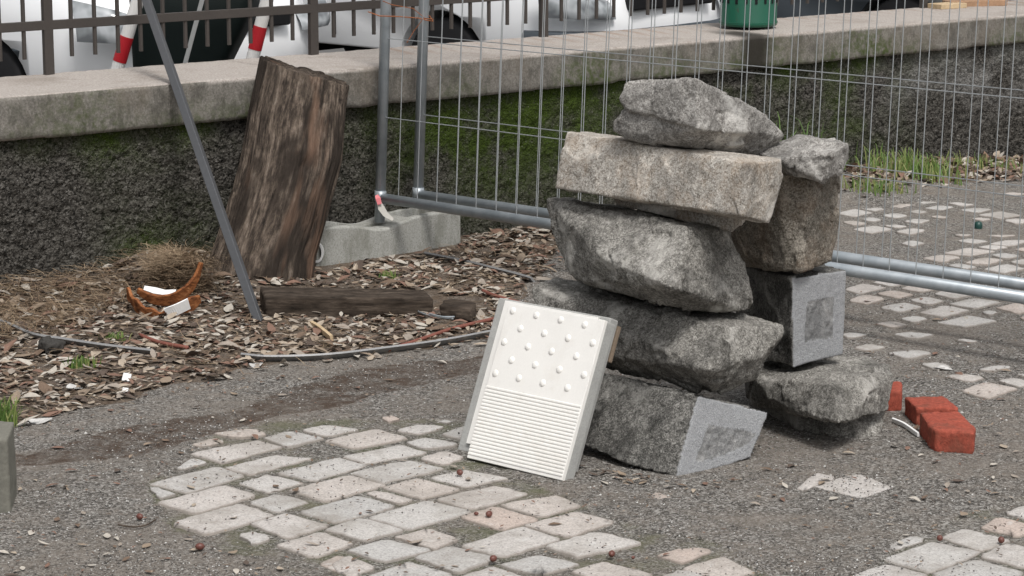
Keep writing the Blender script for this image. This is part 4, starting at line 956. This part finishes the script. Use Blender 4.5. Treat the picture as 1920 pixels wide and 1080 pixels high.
def curve(pts, Y0):
    out = []
    for (x, y, dy) in pts: out.append(W(x, y, Y0 + dy))
    dense = []
    for i in range(len(out) - 1):
        p0, p1, p2, p3 = out[max(0, i - 1)], out[i], out[i + 1], out[min(len(out) - 1, i + 2)]
        for k in range(6):
            t = k / 6; dense.append(.5 * ((2 * p1) + (p2 - p0) * t + (2 * p0 - 5 * p1 + 4 * p2 - p3) * t * t + (3 * p1 - p0 - 3 * p2 + p3) * t ** 3))
    return dense + [out[-1]]
c1_ = curve([(258, 544, .10), (285, 560, .08), (320, 562, .06), (350, 545, .06), (368, 520, .07), (377, 492, .08)], Ys)
n_ = len(c1_); mb = MB(); mb.strip(c1_, Vector((0, -.35, 1)), [.010 + .012 * math.sin(math.pi * min(1, (i + 1) / n_ * 1.1)) for i in range(n_)], .006)
o = mb.build('bark_shard', terra, None, smooth=False, bevel=.003); prop(o, 'curved orange brown shard with a raised pointed end, left of the log', 'shard', 'orange brown shards')
c2_ = curve([(240, 548, .12), (252, 568, .06), (275, 586, .0), (305, 594, -.02), (340, 580, .0), (375, 560, .05)], Ys)
mb = MB(); mb.strip(c2_, Vector((0, -.3, 1)), [.022 + .006 * math.sin(i) for i in range(len(c2_))], .006)
sh = mb.build('bark_shard', terra, None, origin=tuple(c2_[12]), bevel=.003); prop(sh, 'curved orange brown shard with a white patch, lying lowest left of the log', 'shard', 'orange brown shards')
wp = simple('white_matt_plastic', (.80, .80, .79), .6, .3, 0, .05)
def setp(o, par):
    o.parent = par; o.location = Vector(o.location) - Vector(par.location); return o
c3_ = curve([(313, 587, -.02), (330, 580, -.022), (355, 568, .0)], Ys)
mb = MB(); mb.strip([p + Vector((0, -.010, .0)) for p in c3_], Vector((0, -.3, 1)), .021, .003); setp(mb.build('white_patch', wp, None), sh)
mb = MB(); mb.strip([W(270, 540, Ys + .1), W(290, 545, Ys + .1), W(310, 549, Ys + .09), W(330, 547, Ys + .09)], Vector((0, .6, .8)), [.008, .012, .010, .008], .003)
o = mb.build('paper_scrap', wp, None); prop(o, 'crumpled white scrap lying behind the orange brown shards', 'scrap')
stripm = simple('dull_grey_metal_strip', (.27, .27, .27), .55, .4, .3, .25, 150, 12)
def gcurve(pts, h=.012):
    P = [Gg(x, y, h) for x, y in pts]; dense = []
    for i in range(len(P) - 1):
        p0, p1, p2, p3 = P[max(0, i - 1)], P[i], P[i + 1], P[min(len(P) - 1, i + 2)]
        for k in range(6):
            t = k / 6; dense.append(.5 * ((2 * p1) + (p2 - p0) * t + (2 * p0 - 5 * p1 + 4 * p2 - p3) * t * t + (3 * p1 - p0 - 3 * p2 + p3) * t ** 3))
    return dense + [P[-1]]
mb = MB(); mb.strip(gcurve([(455, 668), (510, 672), (620, 668), (740, 654), (840, 640), (925, 624)]), Vector((0, -.75, .65)), .017, .0035)
o = mb.build('metal_strip', stripm, None); prop(o, 'flat curved grey metal strip along the edge of the leaves, ending at the slabs', 'metal strip')
mb = MB(); mb.strip(gcurve([(-60, 590), (0, 603), (60, 628), (120, 638), (200, 650), (290, 660)]), Vector((0, -.75, .65)), .013, .004)
o = mb.build('metal_strip', stripm, None); prop(o, 'thin curved grey strip half buried in leaves at the left edge', 'metal strip')
mb = MB(); mb.strip(gcurve([(800, 478), (870, 492), (950, 512), (1000, 526)], .008), Vector((0, -.8, .5)), .018, .004)
o = mb.build('metal_strip', stripm, None); prop(o, 'flat grey strip in the leaves between concrete foot and stone stack', 'metal strip')
redrod = simple('dusty_red_brown_rod', (.20, .075, .055), .7, .3, 0, .25)
for pts, lab in (([(728, 656), (790, 636), (850, 616), (925, 598)], 'long dusty red rod lying above the grey metal strip'), ([(905, 545), (930, 555), (975, 568)], 'short dusty red rod end behind the top of the slabs'), ([(262, 628), (300, 642), (352, 652)], 'thin dusty red twig among the leaves at left')):
    mb = MB(); mb.tube(gcurve(pts, .012), .007, 8); o = mb.build('red_rod', redrod, None, smooth=True); prop(o, lab, 'rod', 'dusty red rods')
mb = MB(); mb.tube(gcurve([(640, 575), (700, 570), (760, 574), (800, 590), (850, 598)], .02), .0028, 6); mb.tube(gcurve([(805, 588), (830, 594), (852, 594)], .026), .003, 6)
o = mb.build('thin_wire', galv, None); prop(o, 'thin pale wire curling over the timber and wood block', 'wire')
mb = MB(); c0 = W(597, 472, Gg(600, 498).y - .01); vs = []
for k in range(17):
    a = -2.2 + 4.4 * k / 16 + math.pi / 2 * 0; vs.append(c0 + Vector((.022 * math.cos(a) - .005, 0, .035 * math.sin(a))))
mb.strip(vs, Vector((0, 1, 0)), .02, .004); o = mb.build('broken_ring', wp, None); prop(o, 'broken white plastic ring beside the base of the log', 'ring')
# pale twig and dark clump
mb = MB(); mb.strip(gcurve([(585, 607), (600, 616), (622, 634)], .015), Vector((0, -.6, .8)), .010, .005)
o = mb.build('wood_splinter', wood_p, None); prop(o, 'pale split wood splinter right of the foot of the steel pole', 'splinter')
dc = Gg(95, 664); pts = [dc + Vector((random.gauss(0, .022), random.gauss(0, .02), abs(random.gauss(.02, .018)))) for _ in range(30)]
ds = simple('charred_grey_stuff', (.05, .047, .043), .9, .2, 0, .4, 120, 30, .004)
bm = bmesh.new(); [bm.verts.new(p) for p in pts]; bmesh.ops.convex_hull(bm, input=bm.verts); me = bpy.data.meshes.new('t'); bm.to_mesh(me); bm.free()
rough_box('charred_clump', pts[:15], pts[15:], ds, 'small dark charred clump among the leaves at the left', 'clump', .012, 23, .005)
# ------------------------------------------------------------ bricks, stick, post
brm = M_('red_brick', .9, .2).pos(); q1 = brm.noise(90, 4, .75); brm.col(brm.mix(brm.ramp(brm.noise(12, 4, .7), [(.5, 0.), (.68, .6)]), brm.ramp(q1, [(.3, (.19, .045, .03)), (.6, (.36, .085, .055)), (.8, (.45, .13, .09))]), (.14, .065, .045))); brm.bump(q1, .6, .005); brm = brm.m
def hb(q, h): return [G(x, y, h) for x, y in q]
t3 = hb([(1724, 771), (1798, 770), (1829, 800), (1827, 811), (1755, 806), (1742, 798)], .064)
rough_box('red_brick', [Vector((p.x, p.y, 0)) for p in t3], t3, brm, 'red brick with cut corners, frontmost of the three beside the stack', 'brick', .004, 31, .005)
t2_ = hb([(1697, 744), (1768, 742), (1797, 763), (1794, 765), (1718, 764)], .057)
rough_box('red_brick', [Vector((p.x, p.y, 0)) for p in t2_], t2_, brm, 'red brick lying right behind the frontmost brick', 'brick', .004, 33, .005)
t1 = hb([(1640, 716), (1690, 716), (1692, 726), (1690, 733), (1640, 735)], .062)
t1b = [Vector((p.x, p.y, 0)) for p in t1]
rough_box('red_brick', t1b, t1, brm, 'red brick half hidden behind the bottom right stone', 'brick', .004, 35, .005)
for o in C.objects:
    if o.name.startswith('red_brick'): o['group'] = 'red bricks beside the stone stack'
mb = MB(); mb.strip(gcurve([(1674, 787), (1695, 796), (1722, 815)], .01), Vector((0, -.6, .8)), .006, .003); o = mb.build('white_stick', wp, None); prop(o, 'white flat plastic stick between the stack and the bricks', 'stick')
cpb = [Gg(-75, 960), Gg(20, 962), Gg(32, 925), Gg(-60, 920)]; hh = .155
p0 = G(22, 962); hh = W(22, 822, p0.y).z
cpt = [Vector((p.x, p.y, hh)) for p in cpb]
rough_box('concrete_kerb_block', [Vector((p.x, p.y, -.02)) for p in cpb], cpt, simple('damp_concrete', (.17, .165, .14), .9, .2, 0, .3, 120, 8, .003), 'grey concrete block cut by the left edge of the picture', 'concrete block', .002, 41, .006)
o = meshobj('bottle_cap', *(lambda c: ([c + Vector((.017 * math.cos(a) * r, .017 * math.sin(a) * r, z)) for (r, z) in ((1, 0), (1.05, .012), (.8, .026), (.05, .03)) for a in [2 * math.pi * k / 14 for k in range(14)]], [(l * 14 + k, l * 14 + (k + 1) % 14, l * 14 + 14 + (k + 1) % 14, l * 14 + 14 + k) for l in range(3) for k in range(14)]))(G(1834, 428)), simple('dark_teal_plastic', (.012, .05, .042), .4, .4), None, smooth=True)
prop(o, 'small dark green round cap on the setts behind the fence', 'cap')

# ------------------------------------------------------------ leaves
leafcols = [(.25, .195, .145), (.36, .30, .235), (.15, .105, .075), (.42, .385, .335), (.10, .075, .06), (.19, .115, .085), (.29, .25, .21)]
lfm = M_('dry_leaves', .7, .25).pos()
at = lfm.attr('tint'); stops = []
for i, c in enumerate(leafcols): stops.append((i / len(leafcols), c))
rp = lfm.ramp(at, stops); lfm.t.nodes[-1]; 
for nd in lfm.t.nodes:
    if nd.type == 'VALTORGB': nd.color_ramp.interpolation = 'CONSTANT'
lfm.col(speckled(lfm, rp, .25, .2, 180, 30)); lfm = lfm.m
def leaf_template():
    xs_ = np.array([-.5, -.3, -.05, .25, .5]); ws = np.array([.03, .17, .24, .16, .02])
    V = []; 
    for x, w in zip(xs_, ws): V += [(x, -w, 0), (x, 0, 0), (x, w, 0)]
    Fs = []
    for i in range(4):
        for j in range(2): Fs.append((i * 3 + j, i * 3 + 3 + j, i * 3 + 4 + j, i * 3 + 1 + j))
    return np.array(V), np.array(Fs)
LV, LF = leaf_template()
def scatter(P, size, tilt, curl_amp, rng, wid=1.0):
    n = len(P); V = np.repeat(LV[None], n, 0).copy()
    cu = rng.uniform(-1, 1, n) * curl_amp; cf_ = rng.uniform(.2, 1.6, n) * curl_amp
    V[:, :, 2] = V[:, :, 0] ** 2 * cu[:, None] * 1.6 + V[:, :, 1] ** 2 * cf_[:, None] * 3
    V[:, :, 1] *= (rng.uniform(.7, 1.25, n) * wid)[:, None]; V *= size[:, None, None]
    yaw = rng.uniform(0, 2 * np.pi, n); pt = rng.normal(0, tilt, n); rl = rng.normal(0, tilt, n)
    def rot(V, ax, a):
        c, s = np.cos(a)[:, None], np.sin(a)[:, None]; i, j = [(1, 2), (2, 0), (0, 1)][ax]; A = V[:, :, i].copy(); B = V[:, :, j].copy()
        V[:, :, i] = A * c - B * s; V[:, :, j] = A * s + B * c; return V
    V = rot(rot(rot(V, 0, rl), 1, pt), 2, yaw); low = V[:, :, 2].min(1)
    V[:, :, 2] -= np.minimum(low, 0)[:, None] * .8
    V += P[:, None, :]
    return V
def stuff(name, V, Fc, mat, tint, label, cat):
    n, k, _ = V.shape; Fs = (Fc[None] + (np.arange(n) * k)[:, None, None]).reshape(-1, Fc.shape[1])
    o = meshobj(name, V.reshape(-1, 3), Fs, mat, None, origin=tuple(V.reshape(-1, 3).mean(0)), smooth=False)
    if tint is not None: attr(o, 'tint', np.repeat(tint, k))
    return prop(o, label, cat, kind='stuff')
def sample(polys, N, xr, yr, rng, jit=20, thin=None):
    P = np.stack([rng.uniform(*xr, N), rng.uniform(*yr, N), np.zeros(N)], 1)
    px, py = proj(P); jx = rng.normal(0, jit, N); jy = rng.normal(0, jit * .5, N); m = np.zeros(N, bool)
    for p in polys: m |= inpoly(px + jx, py + jy, p)
    d = (P[:, 0] - Wa.x) * WN.x + (P[:, 1] - Wa.y) * WN.y; m &= (d > 0.0)
    if thin is not None: m &= thin(P, px, py, rng)
    P = P[m]; P[:, 2] = gz(P[:, 0], P[:, 1]); return P
EXC = [[(476, 536), (818, 545), (818, 594), (490, 594)], [(820, 556), (897, 556), (897, 612), (820, 612)], [(560, 395), (870, 395), (870, 462), (596, 512)], [(400, 480), (590, 480), (585, 515), (390, 530)]]
def noex(P, px, py, rng):
    m = np.ones(len(P), bool)
    for e in EXC: m &= ~inpoly(px, py, e)
    return m
P = sample([litter_poly], 25000, (-3.2, .35), (7.0, 11.2), RNG, 14, noex)
P[:, 2] += RNG.uniform(0, .012, len(P))
V = scatter(P, RNG.gamma(4.5, .0082, len(P)).clip(.012, .085), .17, .3, RNG, .85)
stuff('leaf_litter', V, LF, lfm, RNG.uniform(0, 1, len(P)) ** .9, 'brown bed of fallen leaves along the foot of the wall', 'leaf litter')
P = sample([litter_far], 26000, (1.3, 4.2), (10.0, 13.5), RNG, 10)
V = scatter(P, RNG.uniform(.03, .07, len(P)), .3, .35, RNG)
stuff('leaf_litter', V, LF, lfm, RNG.uniform(0, 1, len(P)), 'fallen leaves by the wall foot seen through the fence at right', 'leaf litter')
# single leaves on open ground, each its own object
zones = [([(0, 760), (300, 740), (480, 700), (860, 665), (860, 760), (500, 790), (300, 880), (0, 1080)], 60, 'dry fallen leaf on the open ground left of the pale setts', 'leaves on the open ground at left'),
         ([(380, 820), (870, 800), (1000, 910), (1300, 1060), (600, 1075), (340, 980)], 22, 'dry fallen leaf on the patch of pale setts in front of the slabs', 'leaves on the near patch of setts'),
         ([(1080, 870), (1180, 885), (1280, 910), (1440, 890), (1500, 870), (1300, 930), (1120, 905)], 34, 'dry fallen leaf at the foot of the stone stack', 'leaves at the foot of the stack'),
         ([(1440, 850), (1640, 850), (1720, 780), (1900, 800), (1920, 960), (1640, 1040), (1400, 960)], 46, 'dry fallen leaf on the gravel below the red bricks', 'leaves on the gravel at right'),
         ([(1600, 560), (1900, 600), (1900, 780), (1700, 720), (1600, 660)], 18, 'dry fallen leaf on the dirty setts behind the bricks', 'leaves behind the bricks'),
         ([(0, 960), (340, 1000), (560, 1080), (0, 1080)], 30, 'fallen leaf on the dark gravel in the lower left corner', 'leaves in the lower left corner')]
for poly, cnt, lab, grp in zones:
    xs0, xs1 = min(p[0] for p in poly), max(p[0] for p in poly); ys0, ys1 = min(p[1] for p in poly), max(p[1] for p in poly); k = 0
    while k < cnt:
        x, y = random.uniform(xs0, xs1), random.uniform(ys0, ys1)
        if not inpoly(np.array([x]), np.array([y]), poly)[0]: continue
        g = Gg(x, y, .003); V = scatter(np.array([[g.x, g.y, g.z + .002]]), np.array([random.uniform(.016, .040)]), .10, .3, RNG)
        o = meshobj('fallen_leaf', V[0], LF, lfm, None, origin=tuple(g)); tv = random.random(); attr(o, 'tint', np.full(15, tv))
        cw = ('brown', 'tan', 'dark brown', 'pale', 'blackish', 'reddish', 'greyish tan')[min(6, int(tv * 7))]; prop(o, cw + ' ' + lab, 'leaf', cw + ' ' + grp); k += 1
# nuts
nutm = simple('red_brown_nut', (.13, .05, .038), .4, .4, 0, .25, 150, 40)
nuts = [(262, 974, .012, 'at the left edge of the near setts, beside a curved twig'), (375, 1031, .013, 'on the gravel below the leftmost setts'), (862, 891, .012, 'on a sett just left of the white slab foot'), (917, 969, .012, 'larger of the two on one sett, upright oval'), (893, 966, .007, 'smaller of the two on one sett below the slab'), (925, 1053, .012, 'in a joint near the bottom centre of the setts'), (1147, 1044, .012, 'on the gravel by the lower right of the near setts'), (1762, 1014, .011, 'round one at the left rim of the right hand setts'), (1877, 1018, .012, 'round orange brown one on the right hand setts'), (1187, 1048, .006, 'tiny one right of the oval nut by the near setts')]
for x, y, r, l in nuts:
    r *= .68
    g = Gg(x, y, .004); vs = []; n = 14
    el = 1.0 if 'round' in l else 1.35; yaw = random.uniform(0, 3.14); pr = [(0, .05), (.25, .62), (.6, .95), (1., 1.), (1.4, .93), (1.75, .6), (2., .04)]
    ax = Vector((math.cos(yaw), math.sin(yaw), 0)) * r * el; sd_ = Vector((-math.sin(yaw), math.cos(yaw), 0))
    for t, rr in pr:
        for k in range(n):
            a = 2 * math.pi * k / n; vs.append(g + Vector((0, 0, r * .95)) + ax * (t - 1) + (sd_ * math.cos(a) + Vector((0, 0, 1)) * math.sin(a)) * rr * r)
    mb = MB(); mb.add(vs, [(l_ * n + k, l_ * n + (k + 1) % n, l_ * n + n + (k + 1) % n, l_ * n + n + k) for l_ in range(len(pr) - 1) for k in range(n)] + [tuple(range(n)), tuple(len(vs) - n + k for k in range(n))])
    o = mb.build('nut', nutm, None, origin=tuple(g), smooth=True); prop(o, 'red brown nut ' + l, 'nut', 'nuts on the ground')
mb = MB(); mb.tube(gcurve([(222, 984), (250, 988), (275, 984), (292, 974)], .008), .0022, 6); o = mb.build('twig', tm.m, None); prop(o, 'thin curved twig beside a nut left of the near setts', 'twig')
# small pale scraps
for x, y, s_, lab in ((238, 716, .013, 'bright white square scrap at the lower rim of the leaf bed'), (235, 738, .009, 'small pale scrap below the bright white scrap'), (775, 104 + 640, .012, 'white scrap'),):
    if lab == 'white scrap': continue
    g = Gg(x, y, .004); mb = MB(); mb.box(g + Vector((0, 0, s_)), (s_, s_ * .5, s_), Matrix.Rotation(-.5, 3, 'X') @ Matrix.Rotation(.2, 3, 'Y')); o = mb.build('paper_scrap', wp, None, bevel=.002); prop(o, lab, 'scrap')
for x, y, lab in ((75, 790, 'clear crumpled plastic scrap near the left edge above the concrete block'), (140, 730, 'pale bark scrap at the lower left rim of the leaf bed'), (480, 685, 'pale bark scrap below the left end of the grey strip'), (1765, 692, 'white crumpled scrap on the setts behind the bricks')):
    g = Gg(x, y, .002); V = scatter(np.array([[g.x, g.y, g.z]]), np.array([.075]), .12, .5, RNG, 1.5)
    o = meshobj('pale_scrap', V[0], LF, simple('pale_scrap', (.55, .54, .52), .6, .3, 0, .2, 80, 30) if 'psm' not in globals() else psm, None, origin=tuple(g)); psm = o.data.materials[0]
    md = o.modifiers.new('t', 'SOLIDIFY'); md.thickness = .002; prop(o, lab, 'scrap')
# pebbles / gravel
ov = np.array([(1, 0, 0), (-1, 0, 0), (0, 1, 0), (0, -1, 0), (0, 0, 1), (0, 0, -1)], float); of = np.array([(0, 2, 4), (2, 1, 4), (1, 3, 4), (3, 0, 4), (2, 0, 5), (1, 2, 5), (3, 1, 5), (0, 3, 5)])
N = 120000; P = np.stack([RNG.uniform(-1.6, 1.75, N), 5.55 + RNG.uniform(0, 1, N) ** 1.3 * 4.2, np.zeros(N)], 1)
px, py = proj(P); cl = fbm(P, 2.2, 3, 91) + .5 * fbm(P, 9, 2, 95)
ins = inpoly(px, py, near_patch) | inpoly(px, py, right_patch)
m = (cl + RNG.uniform(-.5, .5, N) > 0.0) & ((~ins) | (RNG.uniform(0, 1, N) < .10)) & ~inpoly(px, py, litter_poly)
P = P[m]; n = len(P); P[:, 2] = gz(P[:, 0], P[:, 1]) + .0015 + .003 * ins[m]
sz = RNG.uniform(.0011, .0032, n) * (1 + (RNG.uniform(0, 1, n) > .985) * 1.0)
V = ov[None] * (sz[:, None, None] * RNG.uniform(.6, 1.3, (n, 6, 1))) * np.array([1, 1, .7]); a = RNG.uniform(0, 6.28, n); c, s = np.cos(a)[:, None], np.sin(a)[:, None]
A, B = V[:, :, 0].copy(), V[:, :, 1].copy(); V[:, :, 0] = A * c - B * s; V[:, :, 1] = A * s + B * c; V += P[:, None]
pbm = M_('gravel_grit', .9, .2).pos(); pbm.col(pbm.ramp(pbm.attr('tint'), [(0, (.04, .038, .036)), (.45, (.13, .12, .11)), (.78, (.25, .24, .225)), (.92, (.42, .41, .39)), (1, (.72, .72, .70))]))
stuff('gravel', V, of, pbm.m, RNG.uniform(0, 1, n), 'fine grey gravel scattered over the open ground', 'gravel')
# dark debris bits on setts and soil (tiny bark flakes)
N = 2600; P = np.stack([RNG.uniform(-1.4, 1.8, N), RNG.uniform(5.6, 9.0, N), np.zeros(N)], 1); P[:, 2] = gz(P[:, 0], P[:, 1]) + .0075
V = scatter(P, RNG.uniform(.006, .016, N), .2, .2, RNG)
stuff('bark_crumbs', V, LF, lfm, RNG.choice([.02, .3, .6, .6, .75], N) + .01, 'tiny dark bark crumbs scattered over the ground', 'bark crumbs')
# pine needles and dry grass
def blades(P, L, w, bend, rng, flat=.25):
    n = len(P); K = 5; t = np.linspace(0, 1, K); yaw = rng.uniform(0, 2 * np.pi, n); el = np.abs(rng.normal(0, flat, n)); b = rng.normal(0, bend, n)
    V = np.zeros((n, K * 2, 3))
    for k in range(K):
        a = yaw + b * t[k]; 
        x = np.cos(a) * L * t[k]; y = np.sin(a) * L * t[k]; z = np.sin(el) * L * t[k] - (L * t[k] ** 2) * np.sin(el) * .55
        ww = w * (1 - .6 * t[k])
        V[:, 2 * k] = np.stack([x - np.sin(a) * ww, y + np.cos(a) * ww, z], 1); V[:, 2 * k + 1] = np.stack([x + np.sin(a) * ww, y - np.cos(a) * ww, z + ww * .5], 1)
    V += P[:, None]; Fs = np.array([(2 * k, 2 * k + 1, 2 * k + 3, 2 * k + 2) for k in range(K - 1)]); return V, Fs
ndm = M_('dry_needles', .8, .2); ndm.col(ndm.ramp(ndm.attr('tint'), [(0, (.10, .065, .042)), (.5, (.22, .155, .10)), (1, (.36, .28, .19))])); ndm = ndm.m
need_poly = [(-700, 560), (0, 560), (130, 520), (300, 450), (400, 455), (400, 520), (300, 545), (180, 600), (60, 640), (-700, 700)]
P = sample([need_poly], 24000, (-3.2, -.9), (8.2, 10.2), RNG, 18); P[:, 2] += RNG.uniform(0, .03, len(P))
V, Fs = blades(P, RNG.uniform(.05, .13, len(P)), .0011, .9, RNG, .35)
stuff('pine_needles', V, Fs, ndm, RNG.uniform(0, 1, len(P)), 'brown heap of dry pine needles against the wall at left', 'pine needles')
P = sample([litter_poly, litter_far], 26000, (-2.4, 4.0), (7.2, 13.2), RNG, 25, noex); P[:, 2] += RNG.uniform(0, .015, len(P))
V, Fs = blades(P, RNG.uniform(.03, .10, len(P)), .001, .9, RNG, .25)
stuff('dry_stalks', V, Fs, ndm, RNG.uniform(0, 1, len(P)), 'thin dry stalks and needles strewn through the fallen leaves', 'dry stalks')
# hay-like tuft at the wall left of the log
c = Gg(335, 512); n = 3800; P = np.stack([c.x + RNG.normal(0, .048, n), c.y + .09 + RNG.normal(0, .035, n), np.zeros(n)], 1); P[:, 2] = gz(P[:, 0], P[:, 1]) + RNG.uniform(0, .12, n)
V, Fs = blades(P, RNG.uniform(.04, .10, n), .0012, 1.8, RNG, .6); o = stuff('dry_grass_tuft', V, Fs, ndm, RNG.uniform(.3, 1, n), 'matted tuft of dry tan grass against the wall left of the log', 'dry grass')
# green grass
ggm = M_('green_grass', .6, .3); ggm.col(ggm.ramp(ggm.attr('tint'), [(0, (.035, .075, .012)), (.6, (.09, .16, .03)), (1, (.22, .22, .08))])); ggm = ggm.m
def tuft(px, py, n, L, spread, name, label, cat, up=1.0, tint=(0, 1), back=0, wd=1.0):
    c = Gg(px, py); c.y += back; P = np.stack([c.x + RNG.normal(0, spread, n), c.y + RNG.normal(0, spread * .4, n), np.zeros(n)], 1); P[:, 2] = gz(P[:, 0], P[:, 1]) - .003
    n_ = len(P); K = 5; yaw = RNG.uniform(0, 6.28, n_); le = RNG.uniform(.5, 1, n_) * L; lean = np.abs(RNG.normal(0, .5, n_)) / up; V = np.zeros((n_, 10, 3))
    for k in range(K):
        t = k / 4; h_ = le * np.sin(np.pi / 2 * t) * np.cos(lean * t * .9); r = le * t * np.sin(lean) * (.5 + .5 * t); w = .0016 * wd * (1 - .85 * t)
        x = np.cos(yaw) * r; y = np.sin(yaw) * r
        V[:, 2 * k] = np.stack([x - np.sin(yaw) * w - w, y, h_], 1); V[:, 2 * k + 1] = np.stack([x + np.sin(yaw) * w + w, y, h_], 1)
    V += P[:, None]; Fs = np.array([(2 * k, 2 * k + 1, 2 * k + 3, 2 * k + 2) for k in range(4)])
    o = stuff(name, V, Fs, ggm, RNG.uniform(*tint, n_), label, cat); del o['kind']; return o
tuft(-5, 800, 240, .10, .03, 'grass_tuft', 'bright green grass tuft behind the concrete block at the left edge', 'grass tuft')
tuft(520, 590, 60, .06, .02, 'grass_tuft', 'small green grass tuft at the foot of the steel pole', 'grass tuft')
tuft(215, 640, 90, .04, .018, 'grass_tuft', 'sparse green tuft among the leaves at left', 'grass tuft')
tuft(150, 690, 90, .045, .022, 'grass_tuft', 'low green tuft near the lower rim of the leaves at left', 'grass tuft')
tuft(730, 522, 50, .04, .02, 'grass_tuft', 'small green tuft in the leaves behind the timber beam', 'grass tuft')
tuft(1715, 326, 420, .13, .10, 'grass_tuft', 'wide yellow green grass tuft at the wall foot seen through the fence', 'grass tuft', .55, (.45, 1), 0, 1.2)
tuft(1640, 340, 130, .08, .07, 'grass_tuft', 'low grass at the wall foot just right of the small top stone', 'grass tuft', .7, (.3, 1))
tuft(1480, 366, 70, .42, .06, 'weed', 'tall thin green weed against the wall behind the top stones', 'weed', 1.1, (.2, .9), 0, 1.8)
tuft(1850, 314, 130, .07, .12, 'grass_tuft', 'sparse dry green tuft near the right edge under the wall', 'grass tuft', .7, (.4, 1))
tuft(940, 420, 500, .06, .12, 'grass_tuft', 'low straw coloured grass right of the concrete foot', 'grass tuft', .5, (.75, 1))
tuft(1120, 380, 60, .22, .05, 'weed', 'green weed between the middle stone and the fence', 'weed', 1.0, (.2, .8), .9)
